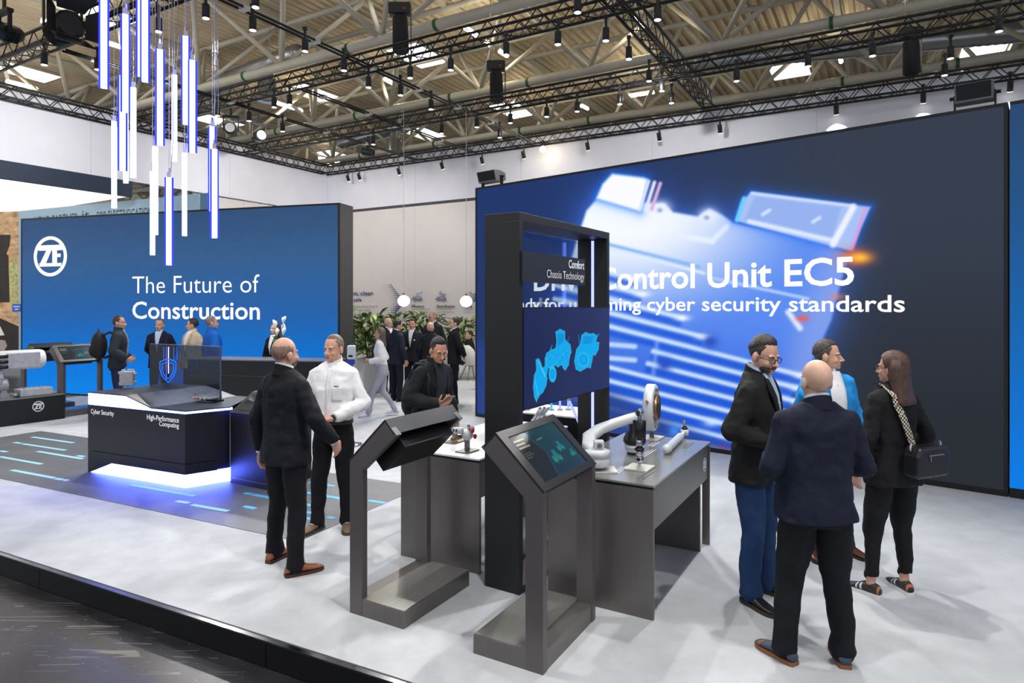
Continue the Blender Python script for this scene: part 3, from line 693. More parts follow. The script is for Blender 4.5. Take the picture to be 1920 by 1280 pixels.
# ================================================================== HANGING LIGHT STICKS
M_STW = mat_emit('stick_white', (196, 204, 255), 3.2)
M_STB = mat_emit('stick_halo_blue', (26, 34, 255), 5.0)
sticks = [(195,-25,165),(214,228,390),(235,28,210),(230,143,320),(236,188,343),(250,165,333),(264,-40,143),(272,-30,153),(300,94,272),(327,141,302),(348,69,233),(361,114,286),(291,275,440),(286,322,478),(317,333,497),(346,287,442),(398,238,396),(402,280,446)]
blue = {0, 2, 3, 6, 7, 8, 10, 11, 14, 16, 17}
TOPZ = TZ
ORD = ['first', 'second', 'third', 'fourth', 'fifth', 'sixth', 'seventh', 'eighth', 'ninth', 'tenth', 'eleventh', 'twelfth', 'thirteenth', 'fourteenth', 'fifteenth', 'sixteenth', 'seventeenth', 'eighteenth']
rank = {i: k for k, i in enumerate(sorted(range(len(sticks)), key=lambda i: sticks[i][0]))}
for i, (px, y0, y1) in enumerate(sticks):
    L = 1.08; Yd = L*F/(y1-y0); q = AT(px, y1, Yd)
    word = 'blue-haloed ' if i in blue else ''
    t = thing('light_stick', 'slim glowing white %slight stick above the lit counter, %s from the left' % (word, ORD[rank[i]]), 'light', (q.x, q.y, q.z), -math.atan2(q.x, q.y)+rng.uniform(-0.12, 0.12), group='hanging light sticks')
    r = 0.03
    MB().bx(-r, r, -r, r, 0.0, L).build('diffuser', M_STW, t)
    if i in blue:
        for s in (-1, 1): MB().bx(s*(r+0.009)-0.009, s*(r+0.009)+0.009, -r*0.6, r*0.6, 0.0, L).build('blue_halo_strip', M_STB, t)  # glowing side strips imitate the blue bloom around the stick
    MB().bx(-r*0.7, r*0.7, -r*0.7, r*0.7, L, L+0.07).build('end_cap', M_ALU, t)
    MB().tube([(0, 0, L+0.07), (0.0, 0, L+0.12)], 0.014, 8).build('eyelet', M_CHROME, t)
    MB().tube([(0, 0, L+0.1), (0, 0, TOPZ-q.z)], 0.0035, 5).build('suspension_wire', M_ALU, t)
    MB().tube([(0.02, 0, L+0.07), (0.045, 0.01, L+0.5), (0.02, 0, TOPZ-q.z)], 0.004, 5).build('power_cable', mat('cable_clear_grey', (150, 155, 165), 0.4), t)
# truss carrying the sticks
truss('short black truss carrying the hanging light sticks', UV(4.7, 5.2), UV(4.7, 10.6), TZ)

# ---- hoists, moving heads
M_BAG = mat('black_hoist_bag', (18, 18, 20), 0.75, bump=0.3, bscale=20)
def hoist(label, px, py, z):
    q = G(px, py, z); t = thing('chain_hoist', label, 'hoist', q)
    MB().box((0, 0, 0.45), (0.5, 0.24, 0.26)).build('motor', M_SPOT, t, bevel=0.03)
    MB().tube([(0.0, 0, 0.3), (0, 0, 0.25), (0.02, 0, -0.5), (0.02, 0, -0.55)], [0.1, 0.17, 0.19, 0.12], 12).build('chain_bag', M_BAG, t, True)
    MB().tube([(-0.15, 0, 0.55), (-0.15, 0, RZ-0.3-q.z)], 0.015, 5).build('chain_up', M_CHROME, t)
    MB().tube([(0.25, 0, 0.32), (0.25, 0, TZ+0.3-q.z)], 0.015, 5).build('chain_down', M_CHROME, t)
    MB().box((0.12, -0.13, 0.42), (0.05, 0.01, 0.04)).build('marking', mat('red_mark', (190, 40, 30), 0.5), t)
hoist('black chain hoist with bag above the middle truss', 750, 55, 8.4)
hoist('black chain hoist with red mark above the big screen corner', 930, 155, 8.2)
hoist('black chain hoist with bag near the right end of the ceiling', 1708, 98, 8.2)
def moving_head(label, px, py, z, yaw, sc=1.0, barn=False):
    q = G(px, py, z); t = thing('stage_light', label, 'stage light', q, yaw)
    MB().tube([(0, -0.22*sc, 0), (0, -0.1*sc, 0), (0, 0.2*sc, 0.02), (0, 0.26*sc, 0.03)], [0.15*sc, 0.15*sc, 0.13*sc, 0.09*sc], 14).build('lamp_head', M_SPOT, t, True)
    for s in (-1, 1): MB().bx(s*0.18*sc-0.015, s*0.18*sc+0.015, -0.03, 0.03, -0.04, 0.3*sc).build('yoke_arm', M_SPOT, t)
    MB().bx(-0.2*sc, 0.2*sc, -0.05, 0.05, 0.3*sc, 0.36*sc).build('yoke', M_SPOT, t)
    MB().tube([(0, 0, 0.36*sc), (0, 0, 0.36*sc+0.2)], 0.03, 8).build('clamp', M_SPOT, t)
    MB().tube([(0, -0.225*sc, 0), (0, -0.23*sc, 0)], 0.12*sc, 14).build('lens', M_ALU if not barn else M_SPOT, t)
    if barn:
        for k in range(4):
            a = k*math.pi/2
            MB().prism([(-0.13, 0), (0.13, 0), (0.2, 0.22), (-0.2, 0.22)], (0, -0.006, 0), (math.cos(a)*0.14*sc, -0.24*sc, math.sin(a)*0.14*sc), (-math.sin(a)*sc, 0, math.cos(a)*sc), (math.cos(a)*0.6*sc, -0.8*sc, math.sin(a)*0.6*sc)).build('barn_door', M_SPOT, t)
    for k in range(6): MB().tube([(0, (0.0+0.035*k)*sc, 0.0), (0, (0.012+0.035*k)*sc, 0.0)], 0.155*sc-0.004*k, 14).build('cooling_fin', M_SPOT, t)
moving_head('large black stage light with open flaps at upper left', 118, 55, 6.75, 0.9, 1.5, True)
moving_head('black stage light at the upper left edge', 8, 60, 6.7, -0.5, 1.0)
moving_head('black stage light between the hanging sticks and the back wall corner', 433, 243, 6.75, 0.3, 1.0)
moving_head('black stage light just left of the back wall corner', 485, 256, 6.7, 0.7, 1.0)
moving_head('small black stage light high above the back wall corner', 690, 285, 7.2, 2.0, 0.9)
# bare glaring lamp under the back truss
q = G(1018, 280, TZ-0.25)
t = thing('glare_lamp', 'bare glaring warm lamp below the back wall truss', 'lamp', q)
MB().ell((0, 0, 0), (0.09, 0.09, 0.09)).build('bulb', mat_emit('bare_bulb', (255, 236, 200), 40), t, True)
MB().lathe([(0.03, 0.08), (0.06, 0.1), (0.06, 0.24), (0.02, 0.25)], 12).build('socket', M_SPOT, t, True)
# ================================================================== KIOSKS
def paint_kiosk(variant):
    def fn(X, Y, s, t):
        # s across, t up, in screen space of the display itself
        base = np.stack([14+10*s, 46+26*s*(0.5+0.5*t), 60+22*s], -1).astype(float)
        p = Paint(s*400, (1-t)*300, base)
        d = sstep(8, -8, sd_poly(p.X, p.Y, [(0, 0), (110, 0), (170, 150), (120, 300), (0, 300)])); p.over(d*0.85, (30, 34, 38))
        p.line((120, 0), (175, 150), 2, (44, 90, 104), 3); p.line((175, 150), (130, 300), 2, (44, 90, 104), 3)
        tc = (24, 122, 122)
        for cx, cy, k in ((215, 195, 1.0), (300, 150, 0.8), (355, 215, 0.6)):
            p.poly([(cx-38*k, cy+28*k), (cx-34*k, cy-6*k), (cx-8*k, cy-12*k), (cx-6*k, cy-40*k), (cx+20*k, cy-40*k), (cx+26*k, cy-6*k), (cx+40*k, cy+4*k), (cx+36*k, cy+28*k)], tc, 4, 0.9)
            p.blob((cx-20*k, cy+24*k), 15*k, 15*k, (34, 140, 136), 0.9); p.blob((cx+24*k, cy+26*k), 12*k, 12*k, (34, 140, 136), 0.9)
        for yy, xx in ((36, 95), (60, 80), (82, 100)): p.line((20, yy), (xx, yy), 5, (206, 208, 176), 2, 0.75)
        for yy, xx in ((120, 70), (134, 84), (148, 60)): p.line((22, yy), (xx, yy), 2, (150, 158, 150), 2, 0.6)
        p.line((178, 70), (226, 66), 3, (150, 170, 140), 2, 0.7)
        return np.clip(p.c, 0, 255)
    return fn
M_KSCREEN = mat_screen('kiosk_screen', 0.9, 0.5); M_KSCREEN.node_tree.nodes['Principled BSDF'].inputs['Roughness'].default_value = 0.08
M_KBEZ = mat('kiosk_bezel', (46, 44, 44), 0.42, 0.3, noise=0.05)
M_KSIDE = mat('kiosk_side_paint', (104, 99, 98), 0.42, 0.5, noise=0.06, nscale=3)
KW = 0.73
KPROF = [(0, 0), (0, .983), (.304, 1.271), (.397, 1.193), (.108, .936), (.108, 0)]
def kiosk(label, origin, rotz):
    """local x from the posts towards the base end, local y across the width; people read the screen from the -x side"""
    t = thing('info_kiosk', label, 'kiosk', origin, rotz, group='slanted info kiosks')
    for y0 in (0.0, KW-0.05):
        MB().prism(KPROF, (0, 0.05, 0), (0, y0, 0), (1, 0, 0), (0, 0, 1)).build('side_frame', M_KSIDE, t, bevel=0.003)
    b = MB().bx(0.108, 0.45, 0.0, KW, 0.0, 0.11); b.bx(0.004, 0.108, 0.05, KW-0.05, 0, 0.11)
    b.build('base', M_METAL, t, bevel=0.004)
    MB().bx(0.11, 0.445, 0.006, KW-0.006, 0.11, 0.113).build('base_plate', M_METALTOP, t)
    ax = Vector((.304, 0, .288)).normalized(); ay = Vector((0, 1, 0)); nn = Vector((-.288, 0, .304)).normalized()
    o0 = Vector((0, 0, .983)); SL = .419
    MB().prism([(0.0, 0.05), (SL, 0.05), (SL, KW-0.05), (0.0, KW-0.05)], nn*-0.03, o0, ax, ay).build('head_plate', M_KBEZ, t)
    # bezel frame around the display
    e0, e1 = 0.045, SL-0.045; f0, f1 = 0.075, KW-0.075
    b = MB()
    for q in ([(0, 0), (e0, 0), (e0, KW), (0, KW)], [(e1, 0), (SL, 0), (SL, KW), (e1, KW)], [(e0, 0), (e1, 0), (e1, f0), (e0, f0)], [(e0, f1), (e1, f1), (e1, KW), (e0, KW)]):
        b.prism(q, nn*0.014, o0, ax, ay)
    b.build('bezel', M_KBEZ, t)
    # display grid; s runs to the reader's right (reader looks along +x, so right is -y)
    nx, ny = 120, 80
    S, T = np.meshgrid(np.linspace(0, 1, nx), np.linspace(0, 1, ny)); S = S.ravel(); T = T.ravel()
    V = np.array(o0+nn*0.006)[None, :] + np.outer(e0+(e1-e0)*T, np.array(ax)) + np.outer(f1+(f0-f1)*S, np.array(ay))
    rgb = lin(paint_kiosk(0)(None, None, S, T))
    idx = np.arange(nx*ny).reshape(ny, nx); fc = np.stack([idx[:-1, :-1], idx[:-1, 1:], idx[1:, 1:], idx[1:, :-1]], -1).reshape(-1, 4)
    me = bpy.data.meshes.new('display'); me.from_pydata(V.tolist(), [], fc.tolist())
    at = me.color_attributes.new('picture', 'FLOAT_COLOR', 'POINT'); at.data.foreach_set('color', np.c_[rgb, np.ones(len(rgb))].astype(np.float32).ravel())
    link('display', me, M_KSCREEN, t)
    # closed housing at the back
    MB().prism([(0.10, 0.10), (SL-0.06, 0.10), (SL-0.06, KW-0.10), (0.10, KW-0.10)], nn*-0.15, o0-nn*0.03, ax, ay).build('rear_housing', M_BLK, t, bevel=0.004)
    MB().prism([(SL-0.004, 0), (SL+0.006, 0), (SL+0.006, KW), (SL-0.004, KW)], nn*-0.115, o0+nn*0.012, ax, ay).build('top_cover', mat('kiosk_cover_navy', (26, 32, 46), 0.4, 0.2), t)
    return t
rotX = math.atan2(-VD.y, -VD.x)       # local x along -VD
k2o = G(1018, 1266); k1o = G(655.6, 1147.8)
k1 = kiosk('steel info kiosk seen from behind, left of the black tower', k1o, rotX)
def ksib(label, o, rz):
    c = copy_tree(k1, None, label); c.location = o; c.rotation_euler = (0, 0, rz); return c
ksib('steel info kiosk facing the viewer with dark teal screen, front centre', k2o+UD*KW, rotX+math.pi)
u_, v_ = 6.03, 12.76
ksib('info kiosk with lit screen against the left blue screen, beside the backpack man', UV(u_+KW*0.93, v_, P), rotX+math.pi)
ksib('info kiosk seen from behind near the left edge of the blue screen', UV(u_, v_+1.55, P), rotX)

# ================================================================== TOWER
T0 = Vector((.05, 4.475, P)); T1 = Vector((.868, 5.77, P)); tu = (T1-T0); TL = tu.length; tu.normalize(); tv = Vector((-tu.y, tu.x, 0))
rt = math.atan2(tu.y, tu.x); TH = 2.65; TD = 0.29; th = 0.05
tw = thing('display_tower', 'tall black portal tower with sign panel and tractor display between the two tables', 'display stand', T0, rt)
M_TOW = mat('tower_black', (20, 20, 22), 0.5, noise=0.1, nscale=3); M_TOWE = mat('tower_edge_navy', (24, 30, 44), 0.35)
MB().bx(0, th, 0, TD, 0, TH-0.06).build('column', M_TOW, tw, bevel=0.002)
MB().bx(TL-th, TL, 0, TD, 0, TH-0.06).build('column', M_TOW, tw, bevel=0.002)
MB().bx(0, TL, 0, TD, TH-0.06, TH).build('top_beam', M_TOW, tw, bevel=0.002)
MB().bx(th, TL-th, 0.0, TD, 0, 0.05).build('foot_beam', M_TOW, tw)
M_STRIP = mat_emit('violet_blue_strip', (130, 140, 255), 3.0)
MB().bx(TL-th-0.008, TL-th, TD*0.44, TD*0.52, 0.06, TH-0.07).build('light_strip', M_STRIP, tw)
MB().bx(th, th+0.008, TD*0.44, TD*0.52, 0.06, 1.2).build('light_strip', M_STRIP, tw)
MB().bx(th, TL-th, TD-0.012, TD-0.004, 1.99, TH-0.07).build('glass_pane', mat_glass('tower_glass', (240, 245, 250), 0.2), tw)
MB().bx(th, TL-th, 0.0, 0.03, 1.27, 1.99).build('display_case', M_FRAME, tw)
TP = Plane((T0.x, T0.y), (T1.x, T1.y))
def paint_tractor(X, Y, s, t):
    c = np.stack([24+14*s, 36+14*s, 78+18*s], -1); p = Paint(X, Y, c.astype(float))
    cy = (0, 172, 240); hi = (120, 226, 255); dk = (0, 122, 205)
    lw = [(1005, 674), (1010, 672), (1014, 680), (1017, 690), (1021, 700), (1026, 708), (1024, 722), (1018, 735), (1010, 742), (1006, 753), (1002, 744), (1000, 724), (1002, 703), (1006, 694)]
    arm = [(1016, 690), (1024, 684), (1028, 690), (1026, 702), (1022, 710)]
    hood = [(1022, 672), (1025, 662), (1033, 656), (1042, 653), (1044, 640), (1042, 622), (1050, 617), (1059, 621), (1059, 636), (1064, 641), (1069, 646), (1071, 660), (1068, 668), (1066, 684), (1060, 694), (1056, 690), (1054, 683), (1046, 688), (1042, 684), (1030, 690), (1022, 684)]
    t2 = [(1077, 677), (1081, 655), (1088, 645), (1091, 628), (1098, 623), (1106, 626), (1113, 625), (1120, 630), (1117, 641), (1123, 642), (1122, 655), (1116, 666), (1112, 664), (1110, 676), (1107, 690), (1102, 688), (1088, 696), (1080, 692)]
    wheel = [(1036+7.5*math.cos(a_), 701+16*math.sin(a_)) for a_ in np.linspace(0, 6.28, 20)[:-1]]
    for q in (lw, arm, hood, t2, wheel): p.poly(q, cy, 1.2, 0.97)
    for q in (lw, hood, t2): 
        for i_ in range(len(q)): p.line(q[i_], q[(i_+1) % len(q)], 0.5, hi, 0.9, 0.55)
    for k_ in (0.75, 0.45): 
        for a_ in np.linspace(0, 6.28, 16): p.blob((1036+7.5*k_*math.cos(a_), 701+16*k_*math.sin(a_)), 1.1, 1.4, hi if k_ > 0.6 else dk, 0.5)
        for a_ in np.linspace(0, 6.28, 18): p.blob((1094+13*k_*math.cos(a_), 674+17*k_*math.sin(a_)), 1.2, 1.4, hi if k_ > 0.6 else dk, 0.5)
    p.poly([(1045, 625), (1057, 625), (1057, 640), (1046, 650)], dk, 1.2, 0.55); p.poly([(1094, 630), (1114, 630), (1108, 644), (1092, 646)], dk, 1.2, 0.5)
    for x_, y_ in ((1030, 668), (1040, 664), (1052, 668), (1060, 660), (1048, 676), (1064, 674)): p.blob((x_, y_), 3, 4, dk, 0.55); p.line((x_-4, y_+4), (x_+3, y_-4), 0.5, hi, 0.9, 0.6)
    p.line((1009, 676), (1022, 706), 0.7, hi, 1, 0.7); p.line((1003, 712), (1010, 744), 0.7, hi, 1, 0.6); p.line((1064, 641), (1067, 632), 0.6, dk, 0.8); p.line((1086, 644), (1085, 627), 0.6, dk, 0.8); p.line((1116, 632), (1123, 626), 0.8, cy, 0.8)
    for x_, y_ in ((1034, 652), (1035, 647)): p.line((1032, 655), (x_, y_), 0.6, cy, 0.8)
    return np.clip(p.c, 0, 255)
picture('display', TP, th+0.004, TL-0.01, 1.28+P, 1.98+P, 300, 190, paint_tractor, M_SCREEN, tw, 0.004)
sg0, zz0 = TP.sz(980, 470); sg1, zz1 = TP.sz(1094, 486); _, zz2 = TP.sz(1094, 535)
MB().bx(th*0.4, sg1, -0.014, 0.008, zz2-P, zz1-P).build('sign_panel', mat('sign_navy_black', (26, 31, 42), 0.5), tw)
a0, _ = TP.sz(1063, 500); a1, zb0 = TP.sz(1092, 505); _, zb1 = TP.sz(1092, 490)
text_on('sign_lettering', 'Comfort', M_PRINT, tw, TP.pt(0, 0), TP.d, (0, 0, 1), a0, a1, zb0, zb1-zb0, bold=0.02, off=0.016, norm=TP.n)
a0, _ = TP.sz(1022, 520); a1, zb0 = TP.sz(1092, 525.5); _, zb1 = TP.sz(1092, 511)
text_on('sign_lettering', 'Chassis Technology', M_PRINT, tw, TP.pt(0, 0), TP.d, (0, 0, 1), a0, a1, zb0, zb1-zb0, bold=-0.004, off=0.016, norm=TP.n)

# ================================================================== TABLES
def table(label, corner, white):
    """corner: front right foot; local x runs along UD, local y along VD"""
    t = thing('display_table', label, 'table', corner, RU)
    Lt, Wt, Ht = 1.53, 0.75, 0.86
    MB().bx(0, 0.025, 0, Wt, 0, Ht-0.03).build('end_panel', M_METAL, t, bevel=0.002)
    MB().bx(Lt-0.22, Lt-0.195, 0.03, Wt, 0, Ht-0.03).build('end_panel', M_METAL, t, bevel=0.002)
    MB().bx(Lt-0.025, Lt, 0.0, 0.06, 0, Ht-0.03).build('end_post', M_METAL, t)
    MB().bx(0.025, Lt-0.025, 0.012, 0.03, Ht-0.30, Ht-0.03).build('apron', M_METAL, t)
    MB().bx(0.025, Lt-0.025, Wt-0.03, Wt-0.012, Ht-0.30, Ht-0.03).build('apron', M_METAL, t)
    MB().bx(0.01, Lt-0.01, 0.02, Wt-0.01, Ht-0.03, Ht-0.014).build('shadow_joint', M_BLK, t)
    MB().bx(-0.006, Lt+0.006, -0.006, Wt+0.006, Ht-0.014, Ht).build('table_top', M_WHITE if white else M_METALTOP, t, bevel=0.002)  # white variant puts the bright glare into the top's colour
    if not white:
        ms = M_PRINT
        for x, y, l in ((0.16, 0.30, 0.26), (0.72, 0.30, 0.3), (1.15, 0.10, 0.28), (0.10, 0.10, 0.22), (1.1, 0.36, 0.2)):
            MB().bx(x, x+l, y, y+0.006, Ht, Ht+0.001).bx(x+0.02, x+l-0.02, y+0.022, y+0.026, Ht, Ht+0.001).bx(x+0.02, x+l-0.06, y+0.038, y+0.042, Ht, Ht+0.001).build('printed_caption', ms if y > 0.2 else mat('dark_caption', (60, 60, 64), 0.6), t)
        zf_logo('emblem', M_PRINT, t, Vector(corner)+UD*1.37+VD*0.010+Vector((0, 0, 0.70)), UD, (0, 0, 1), 0.055, 0.002, 0.002, norm=-VD)
    return t
c_r = G(1225, 1164); tab_r = table('dark steel display table with chassis parts, right of the black tower', c_r, False)
c_l = G(899, 1077); tab_l = table('display table with glare-white top, left of the black tower', c_l, True)
TZt = P+0.86
# ---- exhibits on the right table
M_CAST = mat('light_grey_casting', (206, 210, 212), 0.45, 0.1, noise=0.05, nscale=8)
M_RUB = mat('black_rubber', (16, 16, 17), 0.35)
M_PLATE = mat('raw_plate', (188, 188, 182), 0.45, 0.4, noise=0.05)
M_BRONZE = mat('bronze_hub', (150, 122, 90), 0.3, 0.9, noise=0.15)
def on_table(px, py, z=TZt): q = G(px, py, z); q.z = z; return q
def plate(t, sx=0.1, sy=0.09): MB().bx(-sx, sx, -sy, sy, 0, 0.012).build('stand_plate', M_PLATE, t, bevel=0.002)
# ring flange
q = on_table(1222, 822); t = thing('axle_flange', 'big light grey ring flange with bronze hub standing on a plate', 'machine part', q, RU)
plate(t, 0.11, 0.08); MB().tube([(0, 0, 0.012), (0, 0, 0.09)], 0.02, 10).build('stand_post', M_METAL, t)
Rr = Matrix.Rotation(math.radians(90), 3, 'X')
cz = 0.27; Rot = Matrix.Rotation(math.radians(8), 3, 'Z') @ Rr
cc = Vector((-0.01, 0, cz))
MB().lathe([(0.06, -0.045), (0.17, -0.045), (0.192, -0.04), (0.2, -0.03), (0.2, 0.03), (0.19, 0.04), (0.16, 0.045), (0.15, 0.03), (0.11, 0.02), (0.06, 0.02)], 32, cc, Rot).build('ring', M_CAST, t, True)
MB().lathe([(0.03, 0.0), (0.105, 0.02), (0.115, 0.06), (0.1, 0.065), (0.085, 0.05), (0.05, 0.04), (0.02, 0.04)], 24, cc, Rot).build('hub', M_BRONZE, t, True)
for k in range(8):
    a = k*math.pi/4+0.3; p_ = cc + Rot @ Vector((0.165*math.cos(a), 0.165*math.sin(a), 0.045))
    MB().ell(p_, (0.013, 0.013, 0.013)).build('bolt', M_BRONZE, t, True)
for a in (0.4, 2.8): MB().tube([cc+Rot @ Vector((0.195*math.cos(a), 0.195*math.sin(a), 0.0)), cc+Rot @ Vector((0.235*math.cos(a), 0.235*math.sin(a), 0.0))], 0.012, 8).build('nipple', M_BRONZE, t)
# curved arm
q = on_table(1128, 882); t = thing('steering_arm', 'thick curved light grey steering arm on a plate', 'machine part', q, 0)
pa_ = [Vector((-0.02, 0.0, 0.12)), Vector((-0.075, 0.12, 0.15)), Vector((-0.06, 0.22, 0.19)), Vector((0.03, 0.32, 0.225)), Vector((0.16, 0.42, 0.25)), Vector((0.30, 0.52, 0.27)), Vector((0.36, 0.56, 0.275))]
rings = []
for i, p_ in enumerate(pa_):
    tg = (pa_[min(i+1, 6)]-pa_[max(i-1, 0)]).normalized(); sd = tg.cross(Vector((0, 0, 1))).normalized(); upv = sd.cross(tg)
    wv, hv = (0.07, 0.05, 0.05, 0.045, 0.042, 0.045, 0.05)[i], (0.03, 0.03, 0.033, 0.035, 0.035, 0.035, 0.035)[i]
    rings.append([p_+sd*wv*math.copysign(abs(math.cos(a))**0.6, math.cos(a))+upv*hv*math.copysign(abs(math.sin(a))**0.6, math.sin(a)) for a in [2*math.pi*k/16 for k in range(16)]])
MB().loft(rings).build('arm', M_CAST, t, True)
MB().lathe([(0.02, 0.03), (0.078, 0.035), (0.086, 0.05), (0.086, 0.085), (0.078, 0.1), (0.088, 0.105), (0.088, 0.14), (0.06, 0.15)], 24, (-0.03, 0.0, 0)).build('ball_joint', M_CAST, t, True)
MB().box((-0.02, -0.0, 0.18), (0.07, 0.07, 0.06)).build('clamp_block', M_CAST, t, bevel=0.008)
MB().tube([(-0.02, -0.04, 0.18), (-0.02, -0.046, 0.18)], 0.018, 10).build('bolt', M_CHROME, t)
MB().tube([(0.0, 0, 0.012), (-0.03, 0, 0.04)], 0.022, 10).build('stand_post', M_METAL, t); plate(t)
# air spring
q = on_table(1190, 850); t = thing('air_spring', 'black rubber air spring on a white ribbed foot', 'machine part', q)
MB().lathe([(0.03, 0), (0.058, 0), (0.058, 0.018), (0.05, 0.02)], 24).build('foot_ring', M_RUB, t, True)
MB().lathe([(0.05, 0.018), (0.07, 0.02), (0.072, 0.035), (0.066, 0.04), (0.078, 0.045), (0.08, 0.07), (0.07, 0.076), (0.04, 0.078)], 24).build('piston', M_CAST, t, True)
MB().lathe([(0.05, 0.074), (0.075, 0.076), (0.088, 0.09), (0.086, 0.12), (0.062, 0.165), (0.045, 0.19), (0.042, 0.215), (0.05, 0.22), (0.05, 0.235), (0.02, 0.238)], 24).build('bellows', M_RUB, t, True)
# damper
q = on_table(1199, 878); t = thing('damper_strut', 'upright chrome damper strut with black sleeve on a square plate', 'machine part', q, RU)
plate(t, 0.095, 0.085)
MB().tube([(0, 0, 0.012), (0, 0, 0.05)], 0.012, 10).build('pin', M_CHROME, t)
MB().tube([(-0.022, 0, 0.068), (0.022, 0, 0.068)], 0.028, 14).build('lower_eye', M_CHROME, t, True)
MB().tube([(-0.0235, 0, 0.068), (0.0235, 0, 0.068)], 0.014, 12).build('lower_bush', M_RUB, t, True)
MB().tube([(0, 0, 0.09), (0, 0, 0.13)], 0.026, 12).build('lower_body', M_CHROME, t, True)
MB().tube([(0, 0, 0.128), (0, 0, 0.143)], 0.034, 14).build('collar', M_RUB, t, True)
MB().tube([(0, 0, 0.143), (0, 0, 0.22)], 0.023, 12).build('rod', M_CHROME, t, True)
MB().tube([(0, 0, 0.215), (0, 0, 0.22), (0, 0, 0.335), (0, 0, 0.342)], [0.036, 0.046, 0.046, 0.034], 16).build('sleeve', M_RUB, t, True)
MB().tube([(0, 0, 0.34), (0, 0, 0.375)], 0.014, 10).build('upper_pin', M_CHROME, t)
MB().tube([(-0.024, 0, 0.395), (0.024, 0, 0.395)], 0.026, 14).build('upper_eye', M_CHROME, t, True)
MB().tube([(-0.0255, 0, 0.395), (0.0255, 0, 0.395)], 0.013, 12).build('upper_bush', M_RUB, t, True)
# tie rod lying
a_, b_ = on_table(1250, 851), on_table(1283, 818)
t = thing('tie_rod', 'white cylinder tie rod lying on the table with a black ball stud', 'machine part', a_, math.atan2((b_-a_).y, (b_-a_).x)); Lr = (b_-a_).length
MB().tube([(-0.03, 0, 0.038), (0.0, 0, 0.038), (0.035, 0, 0.036), (0.04, 0, 0.034), (Lr*0.75, 0, 0.034), (Lr*0.78, 0, 0.03)], [0.026, 0.036, 0.036, 0.031, 0.031, 0.022], 16).build('cylinder', M_CAST, t, True)
MB().tube([(0.042, 0, 0.034), (0.05, 0, 0.034)], 0.033, 16).build('seal_ring', M_RUB, t, True)
MB().tube([(Lr*0.75, 0, 0.032), (Lr, 0, 0.034)], 0.018, 12).build('rod', M_CAST, t, True)
MB().lathe([(0.02, 0.004), (0.034, 0.006), (0.036, 0.05), (0.028, 0.058)], 16, (Lr+0.02, 0, 0)).build('ball_housing', M_CAST, t, True)
MB().lathe([(0.024, 0.056), (0.026, 0.07), (0.016, 0.085)], 14, (Lr+0.02, 0, 0)).build('boot', M_RUB, t, True)
MB().tube([(Lr+0.02, 0, 0.08), (Lr+0.0, 0, 0.135)], 0.013, 10).build('stud', M_CHROME, t, True)
# ---- exhibits on the left table
def valve(label, px, py, s=1.0):
    q = on_table(px, py); t = thing('valve_block', label, 'machine part', q, RU)
    MB().bx(-0.08, 0.08, -0.06, 0.06, 0, 0.01).build('stand_plate', M_METAL, t); MB().bx(-0.02, 0.02, -0.012, 0.012, 0.01, 0.09).build('stand_post', M_METAL, t)
    b = MB().ell((0, 0, 0.13), (0.055, 0.045, 0.045)).ell((0.04, -0.01, 0.17), (0.03, 0.03, 0.03)); b.build('body', M_CAST, t, True)
    MB().tube([(0.02, 0, 0.15), (-0.01, -0.02, 0.205)], [0.018, 0.012], 10).build('stem', M_CHROME, t)
    for p_ in ((-0.03, 0.055, 0.165), (-0.05, 0.015, 0.17)): MB().tube([p_, Vector(p_)+Vector((-0.045, 0.02, 0.005))], 0.026, 12).build('socket', M_CAST, t, True); MB().tube([Vector(p_)+Vector((-0.04, 0.018, 0.005)), Vector(p_)+Vector((-0.047, 0.021, 0.005))], 0.013, 10).build('socket_bore', M_RUB, t)
    for p_ in ((-0.04, 0.03, 0.12), (-0.05, 0.06, 0.105)): MB().tube([p_, Vector(p_)+Vector((-0.05, 0.02, -0.005))], 0.018, 10).build('plug', M_BRONZE, t, True)
    for p_ in ((0.0, -0.05, 0.165), (0.02, -0.06, 0.12)): MB().ell(p_, (0.018, 0.014, 0.02)).build('red_cap', mat('red_plastic', (196, 24, 28), 0.35), t, True)
    return t
valve('small valve block with red caps on a stand, front of the white table', 876, 846)
q = on_table(853, 828); t = thing('lever_stand', 'slim grey lever part on a stand behind the valve block', 'machine part', q, RU)
MB().bx(-0.09, 0.09, -0.06, 0.06, 0, 0.01).build('stand_plate', M_METAL, t); MB().bx(-0.014, 0.014, -0.02, 0.02, 0.01, 0.14).build('stand_post', M_METAL, t)
MB().tube([(0, 0.02, 0.13), (0.0, 0.0, 0.17), (0.01, -0.03, 0.22)], [0.02, 0.022, 0.012], 10).build('lever', M_CAST, t, True); MB().ell((0, 0.035, 0.12), (0.012, 0.012, 0.012)).build('red_cap', mat('red_plastic', (196, 24, 28), 0.35), t, True)
